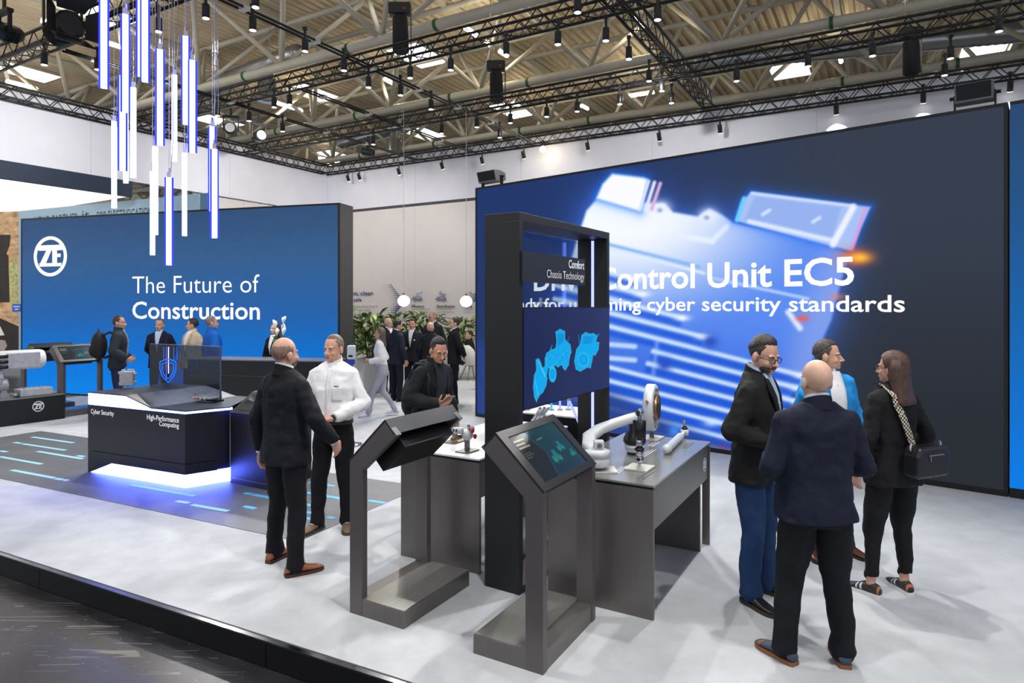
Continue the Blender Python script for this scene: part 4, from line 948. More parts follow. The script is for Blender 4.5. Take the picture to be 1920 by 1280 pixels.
# ---- things seen through the tower: lit rods on a low black plinth behind it
bp = UV(6.3, 3.0, P)
plb = thing('exhibit_plinth', 'black plinth with white top seen through the tower opening', 'plinth', bp, RU)
MB().bx(-0.3, 0.3, -0.35, 0.35, 0, 0.86).build('plinth_body', M_BLK, plb); MB().bx(-0.3, 0.3, -0.35, 0.35, 0.86, 0.875).build('plinth_top', M_WHITE, plb)
M_CYR = mat_emit('cyan_rod', (70, 170, 235), 1.2); M_VIR = mat_emit('violet_rod', (150, 165, 250), 1.5)
for i, (px, y0, y1) in enumerate([(989, 776, 830), (1034, 758, 830), (1050, 773, 830), (1065.5, 800, 840)]):
    Yd = 6.55; q = AT(px, y0, Yd); zb = P+0.875
    t = thing('light_rod', ['short cyan light rod just right of the tower column', 'tall cyan light rod behind the tower display', 'pale cyan light rod right of the tall one', 'short pale light rod nearest the grey arm'][i], 'light', (q.x, q.y, zb))
    t.location = bp + UD*(-0.15+0.1*i) + VD*(0.28-0.16*i) + Vector((0, 0, 0.875))
    d = t.location; px_, _ = proj(d)
    hgt = max(0.1, CZ-(y0-HY)/F*d.y - d.z)
    MB().tube([(0, 0, 0), (0, 0, hgt)], 0.011, 8).build('rod', M_CYR if i < 2 else M_VIR, t, True); MB().lathe([(0.03, 0), (0.03, 0.012), (0.012, 0.014)], 12).build('foot', M_CHROME, t, True)
    t.location.x = (px-CX)/F*d.y
a_ = AT(1067, 750, 6.2); b_ = AT(1097, 815, 5.9)
t = thing('light_rod', 'slanted pale violet light rod leaning behind the grey arm', 'light', b_); MB().tube([(0, 0, -0.02), a_-b_], 0.012, 8).build('rod', M_VIR, t, True); MB().ell(a_-b_, (0.018,)*3).build('end_cap', M_CHROME, t, True)
q = AT(1012, 782, 6.3); t = thing('pedal_bracket', 'tilted bright metal bracket above the kiosk top edge', 'machine part', q, 0.4)
for k in range(3): MB().tube([(-0.08+0.035*k, 0, -0.03), (0.02+0.045*k, 0.02, 0.09)], 0.014, 8).build('bar', M_CHROME, t, True)
MB().tube([(-0.08, 0, -0.03), (0.0, 0, -0.03)], 0.018, 8).build('foot_bar', M_CHROME, t, True); MB().tube([(0.1, -0.03, -0.0), (0.1, 0.03, 0.0)], 0.03, 12).build('roller', M_CAST, t, True); MB().tube([(0, 0, -0.03), (0, 0, P+0.875-q.z)], 0.014, 8).build('stand_post', M_METAL, t)

# ================================================================== CYBER COUNTER
Lc, Kc, Rc = G(165, 885), G(347, 916), G(432, 902)
BRc, BLc = Vector((-3.3, 8.2, P)), Vector((-5.05, 8.78, P))
ct = thing('lit_counter', 'dark counter with glowing white band and glowing foot, lettered Cyber Security', 'counter', Lc, math.atan2((Kc-Lc).y, (Kc-Lc).x))
def CL(p): q = to_local(ct, p); return Vector((q.x, q.y, 0))
Kl, Rl, BRl, BLl = CL(Kc), CL(Rc), CL(BRc), CL(BLc)
FL = Kl.x
M_CTR = mat('counter_midnight', (24, 24, 40), 0.35, noise=0.06); M_CTOP = mat('counter_top_dark', (38, 38, 44), 0.35, 0.2, noise=0.06)
M_GLOW = mat_emit('counter_glow', (84, 104, 255), 30.0); M_GBLUE = mat_emit('counter_blue_edge', (30, 50, 255), 4.0)
zl, zh, zband = 0.85, 0.965, 0.815
s1, s2 = FL*0.41, FL*0.67        # where the top starts and stops sloping
foot = [(0.0, 0.0), (0.02, 0.0), (FL*0.26, 0.15), (FL, 0.15)]
# body skins: front face and chamfer face as panels with a seam
def front(poly, nm, m, off, d): MB().prism(poly, (0, d, 0), (0, off, 0), (1, 0, 0), (0, 0, 1)).build(nm, m, ct)
front([(0, 0), (0.02, 0.0), (FL*0.26, 0.15), (FL, 0.15), (FL, 0.262), (0, 0.262)], 'front_panel', M_CTR, 0, 0.02)
front([(0, 0.27), (FL, 0.27), (FL, zband), (0, zband)], 'front_panel', M_CTR, 0, 0.02)
cd = (Rl-Kl); CLn = cd.length; cd.normalize(); cn = Vector((-cd.y, cd.x, 0))
def side(x0, x1, z0, z1, nm, m, off=0.0, d=0.02): MB().prism([(x0, z0), (x1, z0), (x1, z1), (x0, z1)], cn*d, Kl+cn*off, cd, (0, 0, 1)).build(nm, m, ct)
side(0, CLn*0.7, 0.15, 0.262, 'chamfer_panel', M_CTR); side(0, CLn*0.7, 0.27, zband, 'chamfer_panel', M_CTR)
side(CLn*0.7, CLn, 0.15, 0.262, 'end_panel', M_CTR, 0.03); side(CLn*0.7, CLn, 0.27, zband, 'end_panel', M_CTR, 0.03)
foot_poly = [(0.05, 0.02), (FL-0.01, 0.02), ((Rl+cn*0.03).x, (Rl+cn*0.03).y), (BRl.x, BRl.y), (BLl.x, BLl.y)]
MB().prism([(0.02, 0.012), (FL-0.005, 0.012), (Rl.x-0.01, Rl.y+0.01), (Rl.x-0.1, Rl.y+0.1), (FL-0.1, 0.12), (0.1, 0.12)], (0, 0, 0.145), (0, 0, 0.004)).build('glowing_foot', M_GLOW, ct)
MB().prism(foot_poly, (0, 0, zband-0.16), (0, 0, 0.15)).build('core', M_CTR, ct)
# glowing band under the top
front([(0, zband), (FL, zband), (FL, zl-0.012), (s2, zl-0.012), (s1, zh-0.012), (0, zh-0.012)], 'glowing_band', M_GLOW, 0.004, 0.02)
MB().prism([(0, zband), (CLn*1.05, zband), (CLn*1.05, zl-0.012), (0, zl-0.012)], cn*0.02, Kl+cn*0.004, cd, (0, 0, 1)).build('glowing_band', M_GLOW, ct)
front([(0, zband-0.012), (FL, zband-0.012), (FL, zband), (0, zband)], 'blue_edge', M_GBLUE, 0.002, 0.02)
front([(s1, zh-0.012), (s2, zl-0.012), (FL, zl-0.012), (FL, zl-0.004), (s2, zl-0.004), (s1, zh-0.004), (0, zh-0.004), (0, zh-0.012)], 'blue_edge', M_GBLUE, 0.002, 0.02)
# top: raised left part, slope, low right part
yb = BLl.y
b = MB()
def topface(p4): b.prism([(q[0], q[1]) for q in p4], (0, 0, 0.0), (0, 0, 0))
ring_f = [(0, zh), (s1, zh), (s2, zl), (FL, zl)]
lo = [Vector((x, 0, z)) for x, z in ring_f]; yb_at = lambda x: BLl.y + (BRl.y-BLl.y)*(x-BLl.x)/(BRl.x-BLl.x)
hiB = [Vector((x, yb_at(x), z)) for x, z in [(0.05, zh), (s1+0.05, zh), (s2+0.1, zl), (FL, zl)]]
vs_ = lo+hiB+[Vector((Rl.x*1.0, Rl.y, zl)), Vector((BRl.x, BRl.y, zl))]
fs_ = [(0, 1, 5, 4), (1, 2, 6, 5), (2, 3, 7, 6), (3, 8, 9, 7)]
dn = [q-Vector((0, 0, 0.012)) for q in vs_]; k = len(vs_)
bd = [(0, 1), (1, 2), (2, 3), (3, 8), (8, 9), (9, 7), (7, 6), (6, 5), (5, 4), (4, 0)]
b = MB(); b.add(vs_+dn, fs_+[tuple(i+k for i in f)[::-1] for f in fs_]+[(i, j, j+k, i+k) for i, j in bd]); b.build('counter_top', M_CTOP, ct)
MB().prism([(0.05, 0.03), (s1, 0.03), (s1, yb_at(s1)-0.02), (0.05, yb_at(0.05)-0.02)], (0, 0, zh-0.012-0.81), (0, 0, 0.81)).build('raised_block', M_CTR, ct)
front_org = Lc; fx = (Kc-Lc).normalized(); fn_ = Vector((fx.y, -fx.x, 0)); cp = Plane(Lc, Kc)
def ctr_text(s, xl, xr, yb_, yt_, bold):
    xm = (xl+xr)/2; a, _ = cp.sz(xl, yb_); c, _ = cp.sz(xr, yb_); _, zb = cp.sz(xm, yb_); _, zt = cp.sz(xm, yt_)
    text_on('counter_lettering', s, mat_emit('counter_letters', (240, 242, 250), 0.9), ct, cp.pt(0, 0), cp.d, (0, 0, 1), a, c, zb, zt-zb, bold=bold, off=0.004, norm=cp.n)
ctr_text('Cyber Security', 171, 214, 777, 768, 0.01); ctr_text('High-Performance', 276, 336, 789, 779, 0.01); ctr_text('Computing', 299, 336, 800, 791, 0.01)
# see-through display standing on it
ga, gb = Vector((-4.667, 8.38, P+0.95)), Vector((-3.51, 7.8, P+0.85))
gp = Plane(ga, gb)
gl = thing('glass_display', 'see-through dark glass display with glowing blue shield on the lit counter', 'display', (gp.a.x, gp.a.y, P+0.85), math.atan2(gp.d.y, gp.d.x))
MB().bx(0, gp.L, -0.006, 0.006, 0.0, 0.655).build('glass_pane', mat_glass('smoked_glass', (178, 186, 200), 0.25), gl)
M_GF = mat('thin_steel_edge', (120, 124, 130), 0.3, 0.8)
MB().bx(-0.006, 0.0, -0.01, 0.01, 0, 0.66).bx(gp.L, gp.L+0.008, -0.01, 0.01, 0, 0.66).bx(0, gp.L, -0.01, 0.01, 0.655, 0.662).build('edge_frame', M_GF, gl)
MB().bx(-0.01, gp.L+0.01, -0.04, 0.04, 0.0, 0.02).build('base_rail', M_CTOP, gl)
def gsz(px, py): return gp.sz(px, py)
def shield(k, off, wd, m, nm):
    pts = [(301, 678), (316, 672), (331, 678), (331, 692), (327, 704), (316, 717), (305, 704), (301, 692), (301, 678)]
    c0 = (316, 693); L = []
    for x, y in pts:
        s, z = gsz(c0[0]+(x-c0[0])*k, c0[1]+(y-c0[1])*k); L.append(gp.pt(s, z, off))
    MB().tube(L, wd, 6).build(nm, m, gl, world=True)
M_SHB = mat_emit('shield_blue', (40, 120, 255), 1.2); M_SHL = mat_emit('beam_lilac', (110, 96, 235), 1.0); M_SHW = mat_emit('beam_white', (220, 205, 255), 2.0)
shield(1.0, 0.008, 0.007, M_SHB, 'shield_outline'); shield(0.72, 0.008, 0.006, M_SHB, 'shield_outline')
for px, py0, py1, wd, m in ((313, 648, 712, 0.008, M_SHL), (317, 648, 700, 0.006, M_SHW), (327, 648, 676, 0.004, M_SHB), (333, 648, 674, 0.004, M_SHB), (308, 648, 676, 0.004, M_SHB)):
    a, z0 = gsz(px, py1); c, z1 = gsz(px, py0+2); MB().bx(a-wd, a+wd, -0.009, -0.007, z0-P-0.85, z1-P-0.85).build('light_beam', m, gl)
M_DATA = mat_emit('data_blue', (40, 96, 190), 0.6)
for i in range(34):
    px = rng.uniform(336, 408); py = rng.uniform(655, 712); a, z0 = gsz(px, py); hh = rng.uniform(0.01, 0.06)
    MB().bx(a-0.002, a+0.002, -0.009, -0.007, z0-P-0.85, z0-P-0.85+hh).build('data_mark', M_DATA, gl)
# boards on the counter
def module(label, pos, sx, sy, h, rz, tall):
    t = thing('control_unit', label, 'electronics', pos, rz)
    M_A = mat('silver_casting', (206, 208, 212), 0.35, 0.5, noise=0.1, nscale=20)
    MB().tube([(0, 0, 0), (0, 0, 0.03)], 0.012, 8).build('stand_post', M_CHROME, t); MB().bx(-sx*0.35, sx*0.35, -0.03, 0.03, 0, 0.004).build('stand_plate', M_PLATE, t)
    if tall:
        MB().box((0, 0, 0.03+h/2), (sx, sy, h)).build('housing', M_A, t, bevel=0.008)
        for k in range(6): MB().box((0, -sy/2-0.006, 0.05+h*(0.12+0.14*k)), (sx*0.85, 0.012, h*0.05)).build('cooling_fin', M_A, t)
        for x in (-sx*0.3, sx*0.1, sx*0.35): MB().box((x, 0, 0.03+h+0.01), (sx*0.18, sy*0.6, 0.03)).build('connector', M_A, t, bevel=0.004)
        for x, z in ((-sx*0.55, h*0.9), (sx*0.55, h*0.8), (-sx*0.5, h*0.15), (sx*0.5, h*0.2)): MB().box((x, 0, 0.03+z), (0.03, sy*0.5, 0.03)).build('mounting_lug', M_A, t, bevel=0.004)
    else:
        MB().box((0, 0, 0.045), (sx, sy, 0.025)).build('housing', M_A, t, bevel=0.005)
        for k in range(7): MB().box((sx*(-0.4+0.13*k), 0, 0.064), (0.012, sy*0.85, 0.016)).build('cooling_fin', M_A, t)
        for k in range(4): MB().box((sx*(-0.36+0.2*k), -sy/2-0.012, 0.045), (sx*0.13, 0.03, 0.024)).build('connector', M_A if k != 1 else mat('orange_plug', (220, 130, 50), 0.5), t, bevel=0.003)
    return t
mp1 = Vector((G(239, 727, P+0.965).x, G(239, 727, P+0.965).y, P+0.966)); module('upright silver control unit on the raised end of the lit counter', mp1, 0.16, 0.09, 0.18, 0.2, True)
mp2 = G(385, 752, P+0.852); mp2.z = P+0.852; module('flat silver control unit on the low end of the lit counter', mp2, 0.28, 0.13, 0.04, -0.3, False)
# second counter with slanted screen
c2 = G(432, 905); t = thing('black_counter', 'plain black counter with slanted screen, half hidden behind the dark suit man', 'counter', c2, rotX)
b = [(0.0, 0.0), (0.0, 0.80), (0.3, 1.0), (0.62, 1.02), (0.62, 0.0)]
MB().prism(b, (0.62, 0, 0), (0, 0, 0), (0, 1, 0), (0, 0, 1)).build('body', M_BLK, t, bevel=0.003)
ax_ = Vector((0, 0.3, 0.2)).normalized(); MB().prism([(0.06, 0.05), (0.56, 0.05), (0.56, 0.31), (0.06, 0.31)], Vector((0, -0.2, 0.3)).normalized()*0.004, (0, 0, 0.80), (1, 0, 0), ax_).build('screen', mat('dark_screen_glass', (44, 52, 56), 0.08), t)
MB().bx(-0.005, 0.625, -0.004, 0.0, 0.06, 0.07).build('foot_joint', M_METAL, t)
# reception bar
t = thing('reception_bar', 'long black reception bar with grey top edge before the blue screen', 'counter', Vector((-5.55, 11.15, P)), math.atan2(-0.45, 2.5))
MB().bx(0, 2.55, 0, 0.6, 0.0, 0.80).build('lower_panel', M_BLK, t); MB().bx(-0.02, 2.57, -0.02, 0.62, 0.82, 1.07).build('upper_panel', M_BLK, t); MB().bx(0, 2.55, 0.01, 0.6, 0.80, 0.82).build('seam', mat('seam_grey', (90, 90, 94), 0.4, 0.5), t)
MB().bx(-0.03, 2.58, -0.03, 0.63, 1.07, 1.09).build('bar_top', mat('bar_top_grey', (120, 124, 128), 0.3, 0.5), t)
bar = t
# flowers on the bar
fp = AT(519, 672, 10.95); fp.z = P+1.09; fp = Vector((-3.99, 11.1, P+1.09))
t = thing('flower_vase', 'white vase with white calla lilies and green leaves on the reception bar', 'flowers', fp)
MB().lathe([(0.03, 0), (0.045, 0.005), (0.05, 0.07), (0.035, 0.13), (0.045, 0.16), (0.035, 0.16)], 16).build('vase', M_WHITE, t, True)
M_LEAF = mat('fresh_green', (58, 116, 30), 0.5, noise=0.25, nscale=12); M_LILY = mat('lily_white', (240, 240, 232), 0.5)
for k in range(6):
    a = k*1.05+0.4; r = 0.05+0.09*rng.random(); h = 0.36+0.26*rng.random(); tip = Vector((r*math.cos(a), r*math.sin(a), h))
    MB().tube([(0, 0, 0.12), tip*0.6+Vector((0, 0, 0.03)), tip], 0.006, 6).build('stem', M_LEAF, t)
    MB().tube([tip, tip+Vector((0, 0, 0.04)), tip+Vector((0.01, 0, 0.09)), tip+Vector((0.035*math.cos(a), 0.03, 0.125))], [0.006, 0.02, 0.038, 0.012], 10).build('bloom', M_LILY, t, True)
for k in range(16):
    a = rng.uniform(0, 6.28); r = 0.05+0.08*rng.random(); z = 0.15+0.25*rng.random(); c = Vector((r*math.cos(a), r*math.sin(a), z)); d = Vector((math.cos(a), math.sin(a), 0.5))*0.07; s = Vector((-math.sin(a), math.cos(a), 0))*0.02
    MB().add([c, c+d*0.5+s, c+d, c+d*0.5-s, c+d*0.5+Vector((0, 0, 0.004))], [(0, 1, 4), (1, 2, 4), (2, 3, 4), (3, 0, 4)]).build('leaf', M_LEAF, t)
# sanitiser stand
q = AT(659, 672, 9.3); hp = q.z
t = thing('sanitiser_stand', 'white hand sanitiser dispenser on a blue-topped pole', 'dispenser', (q.x, q.y, P))
MB().box((0, 0, hp-P+0.09), (0.11, 0.1, 0.2)).build('dispenser', M_WHITE, t, bevel=0.02); MB().box((0, -0.052, hp-P+0.04), (0.06, 0.01, 0.03)).build('nozzle', M_RUB, t)
MB().box((0, 0, hp-P-0.05), (0.09, 0.08, 0.07)).build('drip_tray', mat('blue_tray', (30, 70, 190), 0.4), t, bevel=0.008); MB().tube([(0, 0, 0.02), (0, 0, hp-P-0.08)], 0.02, 10).build('pole', M_CHROME, t, True); MB().lathe([(0.02, 0.03), (0.15, 0.02), (0.16, 0)], 20).build('foot', M_CHROME, t, True)

# ================================================================== GEARBOX PLINTH
pr = G(122, 784); pu, pv = pr.dot(UD), pr.dot(VD)
t = thing('low_plinth', 'low black plinth with round white emblem at the left edge', 'plinth', UV(pu, pv, P), RU)
MB().bx(-3.2, 0, 0, 0.9, 0, 0.425).build('plinth_body', M_BLK, t, bevel=0.003); MB().bx(-3.205, 0.005, -0.005, 0.905, 0.425, 0.44).build('plinth_top', mat('plinth_top_grey', (128, 128, 126), 0.35, 0.4), t)
zf_logo('emblem', M_PRINT, t, UV(pu-0.42, pv, P+0.27), UD, (0, 0, 1), 0.09, 0.002, 0.002, norm=-VD)
gz = P+0.44
g = thing('transmission_unit', 'grey cast transmission with big white electric motor on the low plinth', 'machine', UV(pu-1.07, pv+0.45, gz), RU)
M_TC = mat('transmission_grey', (184, 186, 190), 0.45, 0.3, noise=0.15, nscale=14)
b = MB(); b.ell((0, 0, 0.34), (0.26, 0.2, 0.3)); b.ell((0.1, -0.02, 0.5), (0.2, 0.18, 0.17)); b.box((-0.1, 0, 0.2), (0.34, 0.3, 0.34)); b.tube([(0.2, 0, 0.2), (0.36, 0, 0.2)], 0.12, 16)
o = b.build('gear_housing', M_TC, g, True); md = o.modifiers.new('remesh', 'REMESH'); md.mode = 'VOXEL'; md.voxel_size = 0.02; PENDING.append(o)
for k in range(5): MB().box((0.0, -0.02, 0.15+0.1*k), (0.46-0.03*abs(k-2), 0.42-0.03*abs(k-2), 0.02)).build('casting_rib', M_TC, g, bevel=0.005)
MB().tube([(0.1, -0.02, 0.62), (0.12, -0.02, 0.62), (0.85, -0.02, 0.62), (0.9, -0.02, 0.62), (0.92, -0.02, 0.62)], [0.13, 0.17, 0.17, 0.155, 0.1], 22).build('motor', M_WHITE, g, True)
MB().box((0.55, -0.17, 0.62), (0.5, 0.05, 0.26)).build('motor_cover', M_TC, g, bevel=0.01)
for k in range(3):
    MB().tube([(0.3, -0.2, 0.52+0.09*k), (0.16, -0.22, 0.52+0.09*k)], 0.03, 10).build('cable_gland', M_RUB, g, True); MB().tube([(0.17, -0.22, 0.52+0.09*k), (0.12, -0.22, 0.52+0.09*k)], 0.026, 10).build('orange_cable', mat('orange_cable', (232, 130, 30), 0.5), g, True)
for k in range(10):
    a = k*0.628; MB().tube([Vector((0.02+0.2*math.cos(a), -0.18, 0.34+0.2*math.sin(a))), Vector((0.02+0.2*math.cos(a), -0.21, 0.34+0.2*math.sin(a)))], 0.018, 8).build('flange_bolt', M_CHROME, g)
MB().tube([(0.02, -0.15, 0.34), (0.02, -0.19, 0.34), (0.02, -0.2, 0.34)], [0.23, 0.23, 0.2], 24).build('flange', M_TC, g, True)
for x in (-0.2, 0.3): MB().prism([(-0.06, 0), (0.06, 0), (0.025, 0.16), (-0.025, 0.16)], (0, 0.05, 0), (x, -0.08, 0), (1, 0, 0), (0, 0, 1)).build('foot', M_TC, g)
g2 = thing('inverter_box', 'low silver inverter box at the right end of the low plinth', 'electronics', UV(pu-0.40, pv+0.2, gz), RU)
MB().box((0, 0, 0.07), (0.5, 0.24, 0.13)).build('housing', M_TC, g2, bevel=0.012)
for k in range(3): MB().tube([(-0.26, -0.07+0.07*k, 0.05), (-0.33, -0.07+0.07*k, 0.05)], 0.028, 10).build('terminal', M_CHROME, g2, True)
MB().box((0.29, 0, 0.03), (0.1, 0.1, 0.04)).build('mounting_lug', M_TC, g2, bevel=0.004)
for k in range(5): MB().box((-0.16+0.08*k, 0, 0.14), (0.03, 0.2, 0.012)).build('lid_rib', M_TC, g2)
# pale bench slabs behind the plinth
q = G(150, 776); t = thing('low_step', 'low grey step slab between the plinth and the lit counter', 'step', UV(q.dot(UD)+0.25, q.dot(VD)-0.75, P), RU)
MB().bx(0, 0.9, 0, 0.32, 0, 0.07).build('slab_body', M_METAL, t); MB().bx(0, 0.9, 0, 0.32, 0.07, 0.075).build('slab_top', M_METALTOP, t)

# ================================================================== BACK LOUNGE
# globe lamps
for px, py in ((757, 564), (874, 565)):
    q = AT(px, py, 15.8); t = thing('globe_lamp', 'glowing white globe lamp hanging %s' % ('left, beside the dotted arrow' if px < 800 else 'right, at the edge of the big screen'), 'lamp', q)
    MB().ell((0, 0, 0), (0.148, 0.148, 0.138), nu=24, nv=14).build('globe', mat_emit('globe_glow', (255, 250, 240), 3.0), t, True); MB().tube([(0, 0, 0.15), (0, 0, 0.19)], 0.03, 10).build('socket', M_CHROME, t); MB().tube([(0, 0, 0.19), (0, 0, TZ-q.z)], 0.006, 5).build('cord', M_ALU, t)
# wall print
bw = Plane(UV(uB-0.055, vL), UV(uB-0.055, -10))
M_PBL = mat('print_blue', (34, 62, 128), 0.7); M_PBK = mat('print_black', (40, 40, 46), 0.7); M_PGR = mat('print_grey', (120, 118, 122), 0.7); M_PLB = mat('print_pale_blue', (120, 140, 190), 0.7)
def wall_text(s, xl, xr, yb_, cap_px, m, bold=0.0):
    a, zb = bw.sz(xl, yb_); c, zb2 = bw.sz(xr, yb_); _, zt = bw.sz(xl, yb_-cap_px); text_on('wall_lettering', s, m, wb, bw.pt(0, 0), bw.d, (0, 0, 1), a, c, (zb+zb2)/2, zt-zb, bold=bold, off=0.006, norm=bw.n)
wall_text('Efficient, clean', 634, 700, 553, 7, M_PBL, 0.02); wall_text('and safe', 647, 678, 565, 7, M_PBL, 0.02)
for s, x0, x1, y in (('for an emission-free future', 638, 708, 576), ('operation with', 655, 694, 583.5), ('system solutions', 662, 701, 591)): wall_text(s, x0, x1, y, 4.5, M_PGR)
for s, x0, x1 in (('Efficiency', 772, 796), ('Electrification', 819, 853), ('Safety', 870, 886)): wall_text(s, x0, x1, 576, 5, M_PBK, 0.02)
for s, x0, x1, y in (('higher productivity for and', 773, 806, 581), ('total cost of ownership', 773, 803, 586), ('technologies with', 819, 847, 581), ('maximum performance', 819, 852, 586), ('safety for', 870, 888, 581), ('everyone', 870, 886, 586)): wall_text(s, x0, x1, y, 3, M_PGR)
def wall_line(pts, wd, m, nm='icon_line'):
    L = [bw.pt(*bw.sz(*p), 0.006) for p in pts]; MB().tube(L, wd, 5).build(nm, m, wb, world=True)
for cx in (783, 828, 884):
    wall_line([(cx-11, 561), (cx-7, 556), (cx-2, 558), (cx+1, 554), (cx+5, 556), (cx+8, 559), (cx+9, 562), (cx-11, 561)], 0.009, M_PBL)
    for dx in (-5, 4): wall_line([(cx+dx+3*math.cos(a), 561+3*math.sin(a)) for a in np.linspace(0, 6.28, 11)], 0.008, M_PBL)
    if cx == 783: wall_line([(cx-3, 553), (cx+2, 549), (cx+4, 551), (cx+9, 547)], 0.008, M_PBL)
    else:
        wall_line([(cx+2*math.cos(a)-2, 549+2.4*math.sin(a)) for a in np.linspace(0, 6.28, 9)], 0.008, M_PBL); wall_line([(cx, 550), (cx+5, 552)], 0.008, M_PBL); wall_line([(cx+6+1.5*math.cos(a), 552+1.8*math.sin(a)) for a in np.linspace(0, 6.28, 9)], 0.008, M_PBL)
# halftone arrow
dot_me = MB().lathe([(0.001, 0.0), (1, 0.0), (1, 0.1), (0.001, 0.1)], 8).mesh('arrow_dot')
for r in range(17):
    y = 534+r*4.0; k = 8-abs(r-8); xe = 733+k*2.9
    for c in range(7):
        x = xe-c*3.2; s, z = bw.sz(x, y); q = to_local(wb, bw.pt(s, z, 0.004)); o = link('arrow_dot', dot_me, None, wb)
        rad = max(0.008, 0.036-0.0045*c-0.0014*abs(r-10)); o.location = q; o.scale = (rad, rad, 0.05); o.rotation_euler = (math.pi/2, 0, 0)
        if not dot_me.materials: dot_me.materials.append(M_PBL)
# plants in white planters
M_PL = [mat('plant_leaf_dark', (40, 74, 28), 0.45, noise=0.3, nscale=6), mat('plant_leaf_mid', (88, 120, 40), 0.45, noise=0.3, nscale=6), mat('plant_leaf_pale', (160, 178, 96), 0.45, noise=0.25, nscale=6)]
def leaf_mesh(Ln, W):
    vs = []; fs = []
    N = 5
    for i in range(N+1):
        f = i/N; wv = W*math.sin(math.pi*min(1, f*0.92+0.06))**0.8; z = Ln*(0.25*f-0.45*f*f); y = Ln*f
        vs += [(-wv, y, z+0.25*wv), (0, y, z), (wv, y, z+0.25*wv)]
    for i in range(N):
        k = 3*i; fs += [(k, k+1, k+4, k+3), (k+1, k+2, k+5, k+4)]
    me = bpy.data.meshes.new('leaf'); me.from_pydata(vs, [], fs); me.shade_smooth(); return me
leaves = []
for m in M_PL:
    me = leaf_mesh(0.19, 0.042); me.materials.append(m); leaves.append(me)
def plant(label, pos, n, rx, h0, h1, pot):
    t = thing('potted_plant', label, 'plant', pos)
    if pot:
        MB().prism([(-0.26, -0.26), (0.26, -0.26), (0.26, 0.26), (-0.26, 0.26)], (0, 0, 0.78)).build('planter', M_WHITE, t, bevel=0.02); MB().bx(-0.23, 0.23, -0.23, 0.23, 0.74, 0.775).build('soil', mat('soil', (50, 38, 28), 0.9), t)
    for k in range(9):
        a = k*0.7; tip = Vector((rx*0.6*math.cos(a), rx*0.6*math.sin(a), h0+(h1-h0)*(0.5+0.5*((k*37) % 10)/10))); MB().tube([(0.05*math.cos(a), 0.05*math.sin(a), 0.7), tip*0.6+Vector((0, 0, 0.4)), tip], 0.012, 5).build('stem', mat('plant_stem', (70, 92, 40), 0.6), t)
    for k in range(n):
        a = rng.uniform(0, 6.28); rr = rx*math.sqrt(rng.random()); z = rng.uniform(h0, h1)
        o = link('leaf', leaves[rng.integers(0, 3)], None, t); o.location = (rr*math.cos(a), rr*math.sin(a), z-0.25*rr*rr)
        o.rotation_euler = (rng.uniform(-0.5, 0.9), rng.uniform(-0.4, 0.4), a-math.pi/2+rng.uniform(-0.6, 0.6)); s = rng.uniform(0.8, 1.5); o.scale = (s, s, s)
q = G(694, 733); plant('leafy green plant in a white planter at the right edge of the blue screen', (q.x, q.y, P), 290, 0.48, 0.85, 1.85, True)
q = G(668, 722); plant('leafy plant half hidden behind the charcoal side of the blue screen', (q.x-0.3, q.y+0.6, P), 170, 0.34, 0.85, 1.75, True)
q = G(728, 712); plant('leafy plant in a white planter behind the white-haired man', (q.x+0.1, q.y+0.2, P), 240, 0.4, 0.85, 1.75, True)
q = G(800, 706); plant('leafy plant in a white planter behind the standing group', (q.x-0.1, q.y+0.6, P), 260, 0.46, 0.85, 1.8, True)
q = G(862, 700); plant('leafy plant in a white planter behind the man in profile', (q.x, q.y+0.2, P), 190, 0.42, 0.85, 1.6, True)
# pale lounge chair
t = thing('lounge_chair', 'pale shell lounge chair at the edge of the big screen', 'chair', (-1.12, 17.6, P), 2.2)
rings = []
for z, r, y in ((0.42, 0.28, 0.0), (0.5, 0.36, 0.02), (0.66, 0.38, 0.1), (0.85, 0.34, 0.2), (0.95, 0.26, 0.26)):
    rings.append([Vector((r*math.cos(a), y+r*0.8*math.sin(a), z)) for a in np.linspace(-0.25, math.pi+0.25, 18)])
b = MB(); n = 18
b.add([q_ for r in rings for q_ in r]+[q_*0.96+Vector((0, 0, 0.01)) for r in rings for q_ in r], [(k*n+i, k*n+i+1, (k+1)*n+i+1, (k+1)*n+i) for k in range(4) for i in range(n-1)]+[(90+k*n+i, 90+(k+1)*n+i, 90+(k+1)*n+i+1, 90+k*n+i+1) for k in range(4) for i in range(n-1)])
b.build('shell', mat('shell_cream', (216, 212, 206), 0.5), t, True); MB().lathe([(0.05, 0.38), (0.3, 0.4), (0.32, 0.44), (0.28, 0.47), (0.03, 0.48)], 20).build('seat', mat('seat_cream', (206, 202, 196), 0.8), t, True)
for a in (0.8, 2.3, 3.9, 5.4): MB().tube([(0.12*math.cos(a), 0.12*math.sin(a), 0.4), (0.3*math.cos(a), 0.3*math.sin(a), 0)], 0.014, 8).build('leg', mat('oak_leg', (170, 130, 90), 0.5), t, True)
